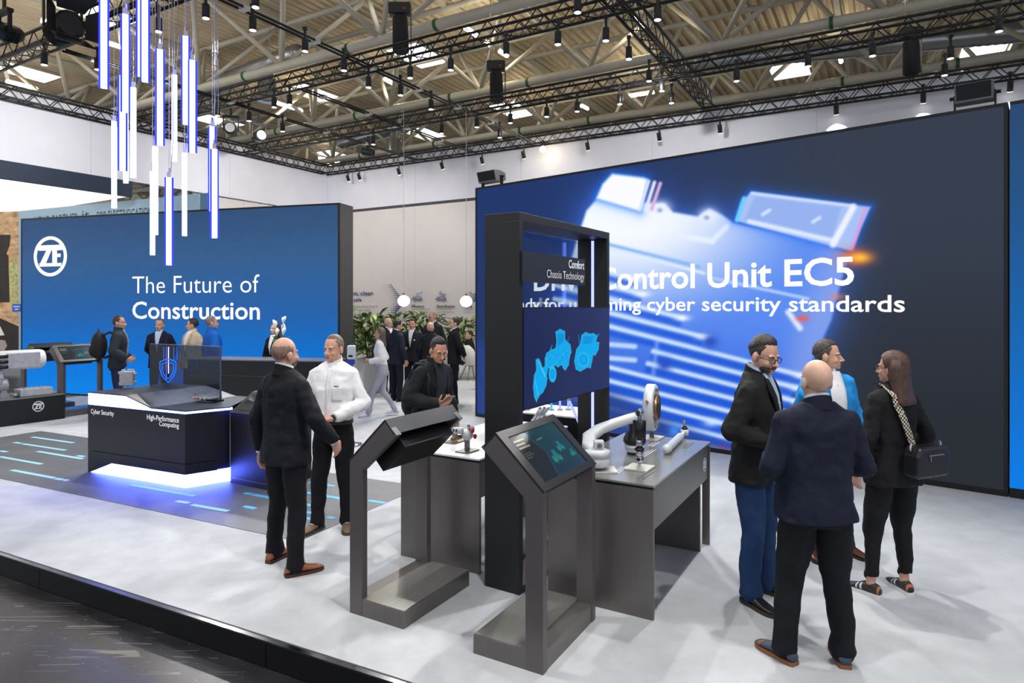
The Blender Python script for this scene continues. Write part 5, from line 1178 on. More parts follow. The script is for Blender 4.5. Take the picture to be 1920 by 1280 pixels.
# ================================================================== PEOPLE
TEX = bpy.data.textures.new('cloth_folds', 'CLOUDS'); TEX.noise_scale = 0.11; TEX.noise_depth = 2
def ring(c, rx, ry, p=2.4, n=24, ax=Vector((1, 0, 0)), ay=Vector((0, 1, 0))):
    out = []
    for k in range(n):
        a = 2*math.pi*k/n; ca, sa = math.cos(a), math.sin(a)
        out.append(Vector(c)+ax*(rx*math.copysign(abs(ca)**(2/p), ca))+ay*(ry*math.copysign(abs(sa)**(2/p), sa)))
    return out
def remeshed(b, name, m, parent, voxel, smooth=4, ratio=None, folds=0.0):
    o = b.build(name, m, parent)
    md = o.modifiers.new('remesh', 'REMESH'); md.mode = 'VOXEL'; md.voxel_size = voxel; md.use_smooth_shade = True
    sm = o.modifiers.new('smooth', 'SMOOTH'); sm.factor = 0.5; sm.iterations = smooth
    if folds:
        dp = o.modifiers.new('folds', 'DISPLACE'); dp.texture = TEX; dp.strength = folds; dp.mid_level = 0.5; dp.texture_coords = 'LOCAL'
    if ratio:
        dc = o.modifiers.new('decimate', 'DECIMATE'); dc.ratio = ratio
    PENDING.append(o); return o
def skin_mat(tone):
    return mat('skin_%d_%d_%d' % tone, tone, 0.48, noise=0.06, nscale=25, spec=0.35)
def cloth(col, rough=0.85, bump=0.25, scale=9.0):
    return mat('cloth_%d_%d_%d' % col, col, rough, noise=0.10, nscale=5, bump=bump, bscale=scale, spec=0.25)
HAIRM = {}
def hair_mat(col):
    return mat('hair_%d_%d_%d' % col, col, 0.5, noise=0.35, nscale=40, bump=0.5, bscale=90, stretch=(1, 1, 0.25))

def add_hand(b, wrist, d, n, left, curl, sc=1.0):
    d = Vector(d).normalized(); n = Vector(n); n = (n-d*n.dot(d)).normalized(); s = d.cross(n)*(-1 if left else 1)   # s: thumb side
    w = Vector(wrist)
    b.loft([ring(w-d*0.02, 0.026*sc, 0.020*sc, 2.2, 12, s, n), ring(w+d*0.015, 0.032*sc, 0.018*sc, 2.4, 12, s, n), ring(w+d*0.05, 0.041*sc, 0.016*sc, 2.6, 12, s, n), ring(w+d*0.088, 0.041*sc, 0.013*sc, 2.6, 12, s, n)])
    for k, (off, L) in enumerate(((0.031, 0.068), (0.0105, 0.078), (-0.0105, 0.072), (-0.031, 0.056))):
        p = w+d*0.080+s*off*sc; dd = (d+s*off*1.2).normalized(); pts = [p]; a = 0.12
        for seg, f in enumerate((0.42, 0.33, 0.25)):
            a += curl*(0.75 if seg == 0 else 0.9); v = dd*math.cos(a)+n*math.sin(a); pts.append(pts[-1]+v*L*f*sc)
        b.cap_tube(pts, [0.0092*sc, 0.0088*sc, 0.0082*sc, 0.0072*sc], 8)
    p = w+d*0.022+s*0.026*sc; v1 = (s*0.75+d*0.62+n*0.25).normalized(); v2 = (s*0.30+d*0.85+n*(0.25+curl*0.5)).normalized()
    b.cap_tube([p, p+v1*0.038*sc, p+v1*0.038*sc+v2*0.03*sc, p+v1*0.038*sc+v2*0.055*sc], [0.014*sc, 0.0115*sc, 0.0105*sc, 0.0085*sc], 8)

def shell(center, r, keep, thick, jitter=0.0, nu=64, nv=44, marg=None):
    """outer skin of an ellipsoid where keep(point) holds, given thickness"""
    c = np.array(center); vs = []; vi = {}; b = MB(); ok = {}
    def P_(i, j):
        th = math.pi*j/nv; ph = 2*math.pi*(i % nu)/nu
        return np.array([r[0]*math.sin(th)*math.cos(ph), r[1]*math.sin(th)*math.sin(ph), r[2]*math.cos(th)])
    pts = {}
    for j in range(nv+1):
        for i in range(nu): pts[i, j] = P_(i, j)
    fs = []
    for j in range(nv):
        for i in range(nu):
            q = [(i, j), ((i+1) % nu, j), ((i+1) % nu, j+1), (i, j+1)]
            if all(keep(*(c+pts[k])) for k in q): fs.append(q)
    edges = {}
    def gid(k, layer):
        if (k, layer) not in vi:
            p = pts[k]; ln = np.linalg.norm(p); jt = 1+jitter*(0.6*math.sin(k[0]*2.7+k[1]*1.3)*math.cos(k[0]*1.1-k[1]*2.1)+0.6*rng.uniform(-1, 1))
            if marg is not None and layer == 0:
                f = max(0.12, min(1.0, marg(*(c+p))/0.05)); jt = jt - thick/ln*(1-f**0.8)
            q = c+p*jt if layer == 0 else c+p*(1-thick/ln)
            vi[k, layer] = len(vs); vs.append(q)
        return vi[k, layer]
    F_ = []
    for q in fs:
        F_.append([gid(k, 0) for k in q]); F_.append([gid(k, 1) for k in q][::-1])
        for a in range(4):
            e = (q[a], q[(a+1) % 4]); 
            if (e[1], e[0]) in edges: del edges[e[1], e[0]]
            else: edges[e] = 1
    for e in edges: F_.append([gid(e[1], 0), gid(e[0], 0), gid(e[0], 1), gid(e[1], 1)])
    b.v = [tuple(q) for q in vs]; b.f = [tuple(dict.fromkeys(f)) for f in F_]; b.f = [f for f in b.f if len(f) > 2]
    return b

def interp(z, tab, col):
    zs = [t[0] for t in tab]; return float(np.interp(z, zs, [t[col] for t in tab]))

def person(label, pos, facing, H=1.75, sex='m', bulk=1.0, belly=0.0, detail=2,
           skin=(206, 160, 134), hair='short', haircol=(40, 32, 28), top='jacket', topcol=(24, 26, 34), legcol=(22, 22, 26),
           shirt=None, lapel=False, collar=None, shoes=(30, 24, 22), sole=(20, 18, 18), shoe_style='dress',
           feet=((0.11, 0.0, 12), (-0.11, 0.0, -12)), knees=None, arms=None, head=(0, 0, 0), lean=0.0, side=0.0, drop=0.0, headfwd=0.0,
           hem=0.80, beard=None, glasses=None, cuffs=None, watch=None, tight=1.0, badge=False, ankle=False, legw=1.0, name='person', sockcol=None, twist=0.0):
    """built facing +y in its own frame; the right side of the body is +x"""
    ang = math.radians(facing)                    # compass of the gaze: 0 = away from the camera, 90 = to the right
    root = thing(name, label, 'person', pos, -ang)
    root.scale = (H/1.75,)*3
    vox = {2: 0.0055, 1: 0.009, 0: 0.013}[detail]; cvox = {2: 0.0085, 1: 0.011, 0: 0.015}[detail]
    rat = 0.35 if detail == 2 else None
    tw = math.radians(twist); Tw = Matrix.Rotation(tw, 3, 'Z')
    def sp(z):                                    # spine offset: lean forward (y) and sideways (x)
        f = max(0.0, (z-0.95)/0.55); return Vector((side*f, lean*f*f*0.4+lean*f*0.6, -drop))
    fem = sex == 'f'
    sw = (0.168 if fem else 0.198)*bulk           # half shoulder width
    SH = Vector((sw-0.038, -0.008, 1.385))
    skinm = skin_mat(skin)
    # ---------------- garments' torso table: z, rx, ry, y-shift
    if fem: tab = [(0.74, 0.180, 0.130, -0.01), (0.84, 0.186, 0.135, -0.012), (0.95, 0.172, 0.125, -0.006), (1.08, 0.142, 0.105, 0.0), (1.20, 0.152, 0.118, 0.012), (1.28, 0.162, 0.124, 0.016), (1.36, 0.165, 0.105, 0.004), (1.42, 0.158, 0.088, -0.004), (1.465, 0.112, 0.072, -0.01), (1.50, 0.066, 0.062, -0.012)]
    else: tab = [(0.70, 0.208, 0.150, -0.004), (0.80, 0.205, 0.147, -0.004), (0.90, 0.197, 0.142, 0.0), (1.03, 0.184, 0.132, 0.006), (1.15, 0.186, 0.130, 0.008), (1.27, 0.200, 0.134, 0.008), (1.36, 0.205, 0.122, 0.0), (1.425, 0.196, 0.100, -0.008), (1.47, 0.135, 0.082, -0.012), (1.51, 0.074, 0.070, -0.014)]
    def TR(z):
        bl = belly*math.exp(-((z-1.04)/0.13)**2)
        return interp(z, tab, 1)*bulk*tight, (interp(z, tab, 2)*(0.6+0.4*bulk)+bl*0.5)*tight, interp(z, tab, 3)+bl*0.5
    def cz(z):
        q = sp(z); return q
    def tring(z, k=1.0, add=0.0, n=28):
        rx, ry, dy = TR(z); c = sp(z); ax = Tw @ Vector((1, 0, 0)) if z > 1.0 else Vector((1, 0, 0)); ay = Tw @ Vector((0, 1, 0)) if z > 1.0 else Vector((0, 1, 0))
        return ring(Vector((c.x, c.y, z+c.z))+ay*dy, rx*k+add, ry*k+add, 2.5, n, ax, ay)
    def front_pt(x, z, off):
        rx, ry, dy = TR(z); c = sp(z); f = max(0.0, 1-(abs(x)/rx)**2.5)**(1/2.5)
        q = Tw @ Vector((x, dy+ry*f+off, 0)) if z > 1.0 else Vector((x, dy+ry*f+off, 0)); return Vector((c.x+q.x, c.y+q.y, z+c.z))
    shoulders = {}
    for sgn, nm in ((1, 'R'), (-1, 'L')):
        c = sp(1.425); q = Tw @ Vector((sgn*SH.x, SH.y, 0)); shoulders[nm] = Vector((c.x+q.x, c.y+q.y, SH.z+c.z))
    if arms is None: arms = {}
    A = {}
    for sgn, nm in ((1, 'R'), (-1, 'L')):
        df = ((sgn*(sw+0.055), -0.04, 1.14), (sgn*(sw+0.06), 0.05, 0.90), (0, 0.12, -1), (-sgn, 0.1, 0), 0.35)
        a = arms.get(nm, df); a = tuple(a) + df[len(a):]; A[nm] = [Vector(a[0])+Vector((0, 0, -drop)) if nm not in arms else Vector(a[0]), Vector(a[1])+Vector((0, 0, -drop)) if nm not in arms else Vector(a[1]), Vector(a[2]), Vector(a[3]), a[4]]
    # ---------------- legs
    L = {}
    for sgn, nm, ft in ((1, 'R', feet[0]), (-1, 'L', feet[1])):
        hip = Vector((sgn*0.088*bulk, -0.005, 0.86-drop)); an = Vector((ft[0], ft[1], 0.085+(ft[3] if len(ft) > 3 else 0)))
        if knees: kn = Vector(knees[0 if sgn > 0 else 1])
        else: kn = hip.lerp(an, 0.51)+Vector((sgn*0.004, 0.022, 0.0))
        L[nm] = (hip, kn, an, math.radians(ft[2]))
    # ---------------- head frame
    hb = sp(1.50); piv = Vector((hb.x, hb.y-0.012+headfwd, 1.50+hb.z))
    HM = Matrix.Translation(piv) @ (Matrix.Rotation(math.radians(-head[0]), 4, 'Z') @ Matrix.Rotation(math.radians(head[1]), 4, 'X') @ Matrix.Rotation(math.radians(head[2]), 4, 'Y'))
    hs = 0.95 if fem else 1.0
    HM = HM @ Matrix.Scale(hs, 4)
    def hp(x, y, z): return HM @ Vector((x, y, z))
    H3 = HM.to_3x3()
    # ---------------- body skin, one continuous surface
    b = MB()
    k = 0.86
    b.loft([tring(z, k if z > 1.0 else 0.72, -0.012) for z in (0.84, 0.92, 1.03, 1.15, 1.27, 1.36, 1.42, 1.465)])
    b.tube([sp(1.42)+Vector((0, -0.02, 1.42)), sp(1.5)+Vector((0, -0.012, 1.50)), hp(0, 0.0, 0.09)], [0.072*(0.85 if fem else 1), 0.056*(0.85 if fem else 1), 0.052*(0.85 if fem else 1)], 14)
    b.ell(hp(0, -0.008, 0.152), (0.077, 0.096, 0.096), H3, 20, 14); b.ell(hp(0, 0.028, 0.095), (0.063, 0.066, 0.086), H3, 18, 12)
    b.ell(hp(0, 0.045, 0.052), (0.05 if not fem else 0.043, 0.048, 0.042), H3, 14, 10); b.ell(hp(0, 0.08, 0.034), (0.021, 0.018, 0.017), H3)
    b.cap_tube([hp(0, 0.092, 0.128), hp(0, 0.108, 0.104), hp(0, 0.117, 0.090)], [0.008*hs, 0.010*hs, 0.0125*hs], 10)
    for s in (-1, 1):
        b.ell(hp(s*0.011, 0.104, 0.085), (0.010, 0.011, 0.008), H3, 10, 7); b.ell(hp(s*0.034, 0.066, 0.088), (0.024, 0.024, 0.024), H3); b.ell(hp(s*0.079, -0.006, 0.108), (0.010, 0.021, 0.032), H3)
        b.ell(hp(s*0.026, 0.082, 0.142), (0.026, 0.012, 0.010), H3)
    b.ell(hp(0, 0.090, 0.058), (0.026, 0.012, 0.014), H3)
    for nm in ('R', 'L'):
        e, w_, fd, pn, cu = A[nm]; sh = shoulders[nm]
        b.cap_tube([sh, sh.lerp(e, 0.5), e], [0.046, 0.040, 0.034], 10); b.cap_tube([e, e.lerp(w_, 0.35), w_], [0.034, 0.034, 0.024], 10)
        add_hand(b, w_+(w_-e).normalized()*0.012, fd, pn, nm == 'L', cu, 0.92 if fem else 1.04)
        hip, kn, an, _ = L[nm]
        b.cap_tube([hip, hip.lerp(kn, 0.5), kn], [0.075, 0.066, 0.05], 10); lk = 0.82 if fem else 1.0; b.cap_tube([kn, kn.lerp(an, 0.35), an], [0.048*lk, 0.047*lk, 0.034*(0.95 if fem else 1)], 10)
    remeshed(b, 'body', skinm, root, vox, 3, rat)
    # ---------------- face parts
    if detail >= 1:
        for s in (-1, 1):
            eye = MB().ell(hp(s*0.031, 0.0835, 0.121), (0.0125, 0.0085, 0.0055), H3, 10, 6).build('eye', mat('eye_white', (216, 208, 202), 0.3), root, True)
            MB().ell(hp(s*0.031, 0.0900, 0.121), (0.0055, 0.0035, 0.0052), H3, 10, 6).build('iris', mat('iris_dark', (36, 26, 20), 0.2), eye, True)
            bc = haircol if sum(haircol) < 330 else (110, 96, 84)
            MB().tube([hp(s*0.014, 0.094, 0.138), hp(s*0.031, 0.0935, 0.1435), hp(s*0.05, 0.080, 0.138)], [0.0032, 0.0044, 0.0022], 6).build('eyebrow', hair_mat(bc), root, True)
        MB().ell(hp(0, 0.0985, 0.0605), (0.022, 0.007, 0.0042), H3, 12, 6).ell(hp(0, 0.0975, 0.0535), (0.019, 0.007, 0.0046), H3, 12, 6).build('lips', mat('lips_%d' % skin[0], (int(skin[0]*0.82), int(skin[1]*0.62), int(skin[2]*0.62)), 0.4), root, True)
    # ---------------- hair
    def H_apply(bb):
        bb.v = [tuple(HM @ Vector(q)) for q in bb.v]; return bb
    cen = (0, -0.008, 0.152); hm = hair_mat(haircol)
    HJ = lambda x, y: 0.006*math.sin(x*170)*math.cos(y*140)
    mixc = tuple(int(0.86*h_+0.14*k_) for h_, k_ in zip(haircol, skin))
    if hair == 'short':
        side_ = lambda y: np.interp(y, [-0.11, -0.06, -0.025, -0.012, 0.004, 0.018, 0.026, 0.040, 0.055], [0.066, 0.070, 0.088, 0.132, 0.138, 0.112, 0.118, 0.165, 0.198])
        H_apply(shell(cen, (0.0795, 0.0995, 0.0995), lambda x, y, z: z > side_(y)+HJ(x, y)*0.5 and y < 0.052 and z < 0.205, 0.005, 0.004, marg=lambda x, y, z: z-side_(y))).build('hair_sides', hair_mat(mixc), root, True)
        top_ = lambda x, y: np.interp(y, [-0.11, -0.07, -0.03, 0.02, 0.05, 0.075, 0.1], [0.088, 0.098, 0.125, 0.158, 0.184, 0.204, 0.216]) + (0.012*min(1, (abs(x)/0.05)**2) if y > 0.03 else 0)
        H_apply(shell(cen, (0.0825, 0.1065, 0.1115), lambda x, y, z: z > top_(x, y)+HJ(x, y), 0.022, 0.03, marg=lambda x, y, z: z-top_(x, y)-HJ(x, y))).build('hair', hm, root, True)
    elif hair == 'crew':
        zl = lambda y: np.interp(y, [-0.11, -0.06, -0.02, 0.012, 0.03, 0.05, 0.07, 0.1], [0.072, 0.08, 0.108, 0.140, 0.170, 0.198, 0.220, 0.234])
        side_ = lambda y: np.interp(y, [-0.11, -0.06, -0.025, -0.012, 0.004, 0.018, 0.026, 0.040, 0.055], [0.072, 0.076, 0.092, 0.132, 0.138, 0.118, 0.122, 0.170, 0.205])
        H_apply(shell(cen, (0.0788, 0.0985, 0.0985), lambda x, y, z: z > side_(y)+HJ(x, y)*0.5 and y < 0.05 and z < 0.21, 0.004, 0.003, marg=lambda x, y, z: z-side_(y))).build('hair_sides', hair_mat(mixc), root, True)
        top_ = lambda x, y: np.interp(y, [-0.11, -0.07, -0.03, 0.02, 0.05, 0.07, 0.1], [0.11, 0.12, 0.142, 0.172, 0.196, 0.216, 0.232]) + (0.016*min(1, (abs(x)/0.045)**2) if y > 0.02 else 0)
        H_apply(shell(cen, (0.0805, 0.102, 0.104), lambda x, y, z: z > top_(x, y)+HJ(x, y), 0.012, 0.018, marg=lambda x, y, z: z-top_(x, y)-HJ(x, y))).build('hair', hm, root, True)
    elif hair == 'stubble':
        zl = lambda y: np.interp(y, [-0.11, -0.06, -0.02, 0.03, 0.05], [0.07, 0.075, 0.10, 0.13, 0.16])
        H_apply(shell(cen, (0.0786, 0.0976, 0.0976), lambda x, y, z: zl(y)+HJ(x, y) < z < 0.192-max(0, y)*0.4+HJ(y, x) and y < 0.03, 0.003, 0.0, marg=lambda x, y, z: min(z-zl(y), 0.192-max(0, y)*0.4-z))).build('hair', hm, root, True)
    elif hair == 'long':
        zl = lambda y: np.interp(y, [-0.11, 0.0, 0.02, 0.05, 0.08, 0.1], [0.0, 0.03, 0.12, 0.185, 0.218, 0.228])
        H_apply(shell(cen, (0.088, 0.108, 0.107), lambda x, y, z: z > zl(y), 0.016, 0.012)).build('hair', hm, root, True)
        rings = []
        for z, rx, ry, y in ((0.19, 0.08, 0.075, -0.03), (0.12, 0.093, 0.078, -0.035), (0.05, 0.096, 0.066, -0.045), (-0.03, 0.102, 0.056, -0.06), (-0.10, 0.112, 0.045, -0.085), (-0.135, 0.108, 0.034, -0.098), (-0.142, 0.09, 0.02, -0.1)):
            rings.append([HM @ q for q in ring((0, y, z), rx, ry, 2.3, 30)])
        rings = [[q+Vector((0.003*math.sin(7*i), 0.004*math.sin(5*i+1), 0)) for i, q in enumerate(r)] for r in rings]
        MB().loft(rings).build('hair_length', hm, root, True)
    if beard:
        bm_ = hair_mat(beard)
        H_apply(shell((0, 0.04, 0.056), (0.0545, 0.057, 0.05), lambda x, y, z: y > 0.0 and z < 0.056+0.045*min(1, (abs(x)/0.045)**2) - (0.0 if abs(x) > 0.024 else 0.014) and not (abs(x) < 0.024 and z > 0.046), 0.006, 0.006, 48, 30)).build('beard', bm_, root, True)
        H_apply(MB().tube([(-0.03, 0.088, 0.058), (-0.015, 0.102, 0.071), (0.0, 0.105, 0.0725), (0.015, 0.102, 0.071), (0.03, 0.088, 0.058)], [0.004, 0.006, 0.0055, 0.006, 0.004], 8)).build('moustache', bm_, root, True)
    if glasses:
        g = MB()
        for s in (-1, 1):
            pts = [(s*0.034+0.0235*math.copysign(abs(math.cos(a))**0.7, math.cos(a)), 0.1035-0.006*(s*math.cos(a) > 0)*abs(math.cos(a)), 0.119+0.0165*math.copysign(abs(math.sin(a))**0.7, math.sin(a))) for a in np.linspace(0, 2*math.pi, 17)]
            g.tube(pts, 0.0021, 6); g.tube([(s*0.057, 0.097, 0.124), (s*0.078, 0.06, 0.124), (s*0.082, -0.008, 0.122), (s*0.08, -0.03, 0.108)], 0.002, 6)
        g.tube([(-0.011, 0.106, 0.124), (0.011, 0.106, 0.124)], 0.0021, 6)
        gf = H_apply(g).build('glasses', mat('glasses_%d_%d_%d' % glasses, glasses, 0.3, 0.3), root, True)
        gl_ = MB()
        for s in (-1, 1): gl_.prism([(0.021*math.cos(a), 0.0145*math.sin(a)) for a in np.linspace(0, 2*math.pi, 13)[:-1]], (0, 0.001, 0), (s*0.034, 0.1025, 0.119), (1, 0, 0), (0, 0, 1))
        H_apply(gl_).build('lenses', mat_glass('clear_lens', (252, 252, 252), 0.04), gf)
    # ---------------- trousers
    b = MB(); lm = cloth(legcol, 0.85, 0.3, 7)
    pw_ = 0.165*bulk*(1.03 if fem else 1.0)
    pel = [(0.80, pw_*0.98, 0.118), (0.88, pw_*1.03, 0.122), (0.96, pw_, 0.115), (1.03, pw_*0.96, 0.105)]
    b.loft([ring(Vector((sp(z).x, sp(z).y-0.006+belly*0.2, z-drop)), rx, ry*(0.6+0.4*bulk), 2.4, 24) for z, rx, ry in pel])
    tg = 0.80 if fem else 1.0
    for nm in ('R', 'L'):
        hip, kn, an, yaw = L[nm]; up_an = an+Vector((0, 0, 0.06 if ankle else -0.016)); bk = Vector((-math.sin(yaw), math.cos(yaw), 0))*(-0.012)
        r_ = [0.093*(0.7+0.3*bulk)*legw, 0.086*(0.7+0.3*bulk)*legw, 0.070*legw*(0.9+0.1*tg), 0.066*legw*tg, 0.060*legw*tg, 0.062*legw*tg]
        b.cap_tube([hip, hip.lerp(kn, 0.5), kn, kn.lerp(an, 0.4)+bk, kn.lerp(an, 0.85)+bk*0.6, up_an], r_, 16)
        if not ankle: b.loft([ring(kn.lerp(an, 0.8)+bk*0.5, 0.058*legw, 0.064*legw, 2, 16), ring(up_an+Vector((0, 0, -0.002)), 0.064*legw*tg, 0.076*legw*tg, 2, 16, Vector((math.cos(yaw), math.sin(yaw), 0)), Vector((-math.sin(yaw), math.cos(yaw), 0)))])
    remeshed(b, 'trousers', lm, root, cvox, 5, rat, 0.022 if detail == 2 else 0)
    # ---------------- top garment
    tm = cloth(topcol, 0.8, 0.25, 8); b = MB()
    zs = [z for z in (hem, hem+0.01, 0.9, 0.97, 1.03, 1.09, 1.15, 1.21, 1.27, 1.32, 1.36, 1.40, 1.425, 1.45, 1.47, 1.49, 1.505) if z >= hem]
    tuck = top in ('shirt', 'sweater')
    b.loft([tring(z, 1.0 if not tuck else (0.90 if z < 1.0 else 1.0), 0.0) for z in zs])
    sr = {'jacket': (0.074, 0.066, 0.057, 0.052), 'puffer': (0.082, 0.076, 0.068, 0.058), 'shirt': (0.072, 0.063, 0.056, 0.046), 'sweater': (0.076, 0.07, 0.064, 0.055)}[top]
    sr = [r*(0.6+0.4*bulk)*(0.84 if fem and top == 'jacket' else 1) for r in sr]
    for nm in ('R', 'L'):
        e, w_ = A[nm][0], A[nm][1]; sh = shoulders[nm]; cend = w_-(w_-e).normalized()*0.005
        b.cap_tube([sh, sh.lerp(e, 0.5), e], [sr[0], sr[1], sr[1]*0.96], 16); b.cap_tube([e, e.lerp(w_, 0.5)], [sr[1]*0.96, sr[2]], 16); b.tube([e.lerp(w_, 0.3), e.lerp(w_, 0.6), cend], [sr[2]*1.05, sr[2], sr[3]], 16)
    remeshed(b, {'jacket': 'jacket', 'puffer': 'padded_jacket', 'shirt': 'shirt', 'sweater': 'sweater'}[top], tm, root, cvox, 5 if detail == 2 else 3, rat, 0.034 if detail == 2 else 0.012)
    # collar ring
    nz = 1.505
    def collar_ring(r0, r1, z0, z1, m, nm, tilt=0.0, k=1.0, gap=0.0):
        b = MB(); c0 = sp(1.5)
        n = 40; outer = []; amin, amax = (math.pi/2+gap, math.pi*2.5-gap)
        for z, r in ((z0, r0), (z1, r1)): outer.append([Vector((c0.x+r*math.cos(a)*k, c0.y-0.014+headfwd*0.5+r*math.sin(a), z+c0.z+tilt*-math.sin(a))) for a in [amin+(amax-amin)*i/(n-1) for i in range(n)]])
        inner = [[q+(Vector((c0.x, c0.y-0.014+headfwd*0.5, q.z))-q)*0.10 for q in r] for r in outer]
        vs_ = outer[0]+outer[1]+inner[1]+inner[0]; fs_ = [(r_*n+i, r_*n+i+1, (r_+1)*n+i+1, (r_+1)*n+i) for r_ in range(3) for i in range(n-1)]+[(3*n+i, 3*n+i+1, i+1, i) for i in range(n-1)]
        fs_ += [(0, n, 2*n, 3*n), (n-1, 4*n-1, 3*n-1, 2*n-1)]; b.add(vs_, fs_); b.build(nm, m, root)
    ck = 0.88 if fem else 1.0
    if collar: collar_ring(0.074*ck, 0.066*ck, 1.475, 1.545, cloth(collar, 0.8, 0.1), 'shirt_collar', 0.022, 1.0, 0.16)
    if top in ('jacket', 'puffer'): collar_ring(0.092*ck, 0.077*ck, 1.445, 1.525 if top == 'jacket' else 1.545, tm, 'jacket_collar', 0.03 if top == 'jacket' else 0.012, 1.0, 0.75 if shirt else 0.3)
    elif top == 'shirt': collar_ring(0.080*ck, 0.066*ck, 1.475, 1.54, tm, 'collar', 0.026, 1.0, 0.22)
    elif top == 'sweater': collar_ring(0.08*ck, 0.068*ck, 1.465, 1.51, tm, 'neckband', 0.012)
    # open front
    def strip(zt, zb, fx0, fx1, off, m, nm, N=14, K=5):
        b = MB(); V0 = []
        for i in range(N+1):
            z = zt+(zb-zt)*i/N; x0, x1 = fx0(z), fx1(z)
            V0.append([front_pt(x0+(x1-x0)*j/K, z, off) for j in range(K+1)])
        vs = [q for r in V0 for q in r]; n = K+1
        vs2 = [q-Vector((0, 0.012, 0)) for q in vs]; m_ = len(vs)
        fs = [(i*n+j, i*n+j+1, (i+1)*n+j+1, (i+1)*n+j) for i in range(N) for j in range(K)]
        per = [(j, j+1) for j in range(K)]+[(i*n+K, (i+1)*n+K) for i in range(N)]+[(N*n+j+1, N*n+j) for j in range(K)][::-1]+[((i+1)*n, i*n) for i in range(N)]
        b.add(vs+vs2, fs+[tuple(k+m_ for k in f)[::-1] for f in fs]+[(a, c, c+m_, a+m_) for a, c in per]); return b.build(nm, m, root, True)
    if shirt:
        zb_ = 1.10 if lapel else (hem+0.05 if top == 'puffer' else 1.12)
        vw = 0.062 if not fem else 0.05
        wV = lambda z: max(0.002, vw*min(1, (z-zb_)/(1.475-zb_))) if lapel else vw*1.05
        strip(1.503, zb_+0.005, lambda z: -wV(z), wV, 0.012, cloth(shirt, 0.8, 0.12), 'shirt_front')
        if lapel:
            for s in (-1, 1): strip(1.47, zb_-0.02, lambda z: s*wV(z), lambda z: s*(wV(z)+0.012+0.05*max(0, min(1, (z-zb_)/(1.36-zb_)))*(1 if z < 1.40 else max(0.2, (1.49-z)/0.09))), 0.019, tm, 'lapel')
            for zz in (1.03, 0.95): MB().ell(front_pt(0.012, zz, 0.012), (0.009, 0.005, 0.009)).build('button', M_RUB, root, True)
        for zz in (1.40, 1.31, 1.22, 1.14): 
            if zz > zb_+0.02 and sum(shirt) > 300: MB().ell(front_pt(0.0, zz, 0.018), (0.005, 0.003, 0.005), None, 8, 6).build('shirt_button', M_PRINT, root, True)
    if top == 'shirt' and detail == 2:
        strip(1.46, hem+0.04, lambda z: -0.014, lambda z: 0.014, 0.008, tm, 'button_placket', 20, 2)
        for zz in (1.38, 1.28, 1.18, 1.08): MB().ell(front_pt(0.0, zz, 0.012), (0.005, 0.003, 0.005), None, 8, 6).build('button', M_PRINT, root, True)
        strip(1.30, 1.17, lambda z: -0.125, lambda z: -0.04, 0.008, tm, 'chest_pocket', 6, 4)
        pc = front_pt(-0.082, 1.302, 0.012); MB().box(pc, (0.05, 0.004, 0.006)).build('pocket_print', mat('print_blue', (34, 62, 128), 0.7), root)
        bp_ = MB(); c = sp(0.98); bp_.loft([ring(Vector((c.x, c.y-0.006, z-drop)), 0.172*bulk, 0.123, 2.4, 28) for z in (0.955, 0.99)]); bp_.build('belt', mat('brown_belt', (52, 34, 24), 0.5), root, True)
    if badge: MB().box(front_pt(-0.09, 1.28, 0.012), (0.05, 0.004, 0.03)).build('name_badge', M_PRINT, root)
    if cuffs:
        for nm in ('R', 'L'):
            e, w_ = A[nm][0], A[nm][1]; d = (w_-e).normalized(); MB().tube([w_-d*0.03, w_+d*0.014], [0.038, 0.036], 14).build('shirt_cuff', cloth(cuffs, 0.8, 0.1), root, True)
    if watch:
        e, w_ = A[watch][0], A[watch][1]; d = (w_-e).normalized(); MB().tube([w_+d*0.004, w_+d*0.022], 0.031, 14).build('wrist_watch', M_RUB, root, True)
    # ---------------- shoes
    for nm in ('R', 'L'):
        hip, kn, an, yaw = L[nm]; fy = Vector((-math.sin(-yaw), math.cos(-yaw), 0)); fx_ = Vector((fy.y, -fy.x, 0)); g0 = Vector((an.x, an.y, an.z-0.085))
        fl = 0.92 if fem else 1.0
        prof = [(-0.075, 0.026, 0.062, 0.0), (-0.06, 0.034, 0.085, 0.0), (-0.02, 0.037, 0.098, 0), (0.03, 0.039, 0.086, 0), (0.08, 0.045, 0.066, 0), (0.13, 0.047, 0.052, 0), (0.165, 0.041, 0.044, 0), (0.19, 0.026, 0.036, 0), (0.2, 0.01, 0.026, 0)]
        if shoe_style == 'dress': prof = [(y*1.03, w_*(0.96 if y < 0.1 else 0.9), h, z) for y, w_, h, z in prof]
        st = root
        b = MB(); b.loft([[g0+fy*y*fl+fx_*(wd*fl*math.cos(a))+Vector((0, 0, 0.022+max(0.0, (h-0.022))*0.5+max(0.0, h-0.022)*0.5*math.copysign(abs(math.sin(a))**0.8, math.sin(a)))) for a in [2*math.pi*i/16 for i in range(16)]] for y, wd, h, z in prof])
        sh = b.build('shoe', mat('shoe_%d_%d_%d' % shoes, shoes, 0.35 if shoe_style == 'dress' else 0.6, noise=0.12, nscale=20), root, True)
        n_ = 18; outl = [(0.2*fl, 0)]; 
        pol = [(wd*fl*1.07, y*fl*1.02) for y, wd, h, z in prof]; pol = pol + [(-x, y) for x, y in pol[::-1]]
        MB().prism(pol, (0, 0, 0.024), g0, fx_, fy).build('sole', mat('sole_%d_%d_%d' % sole, sole, 0.6), sh)
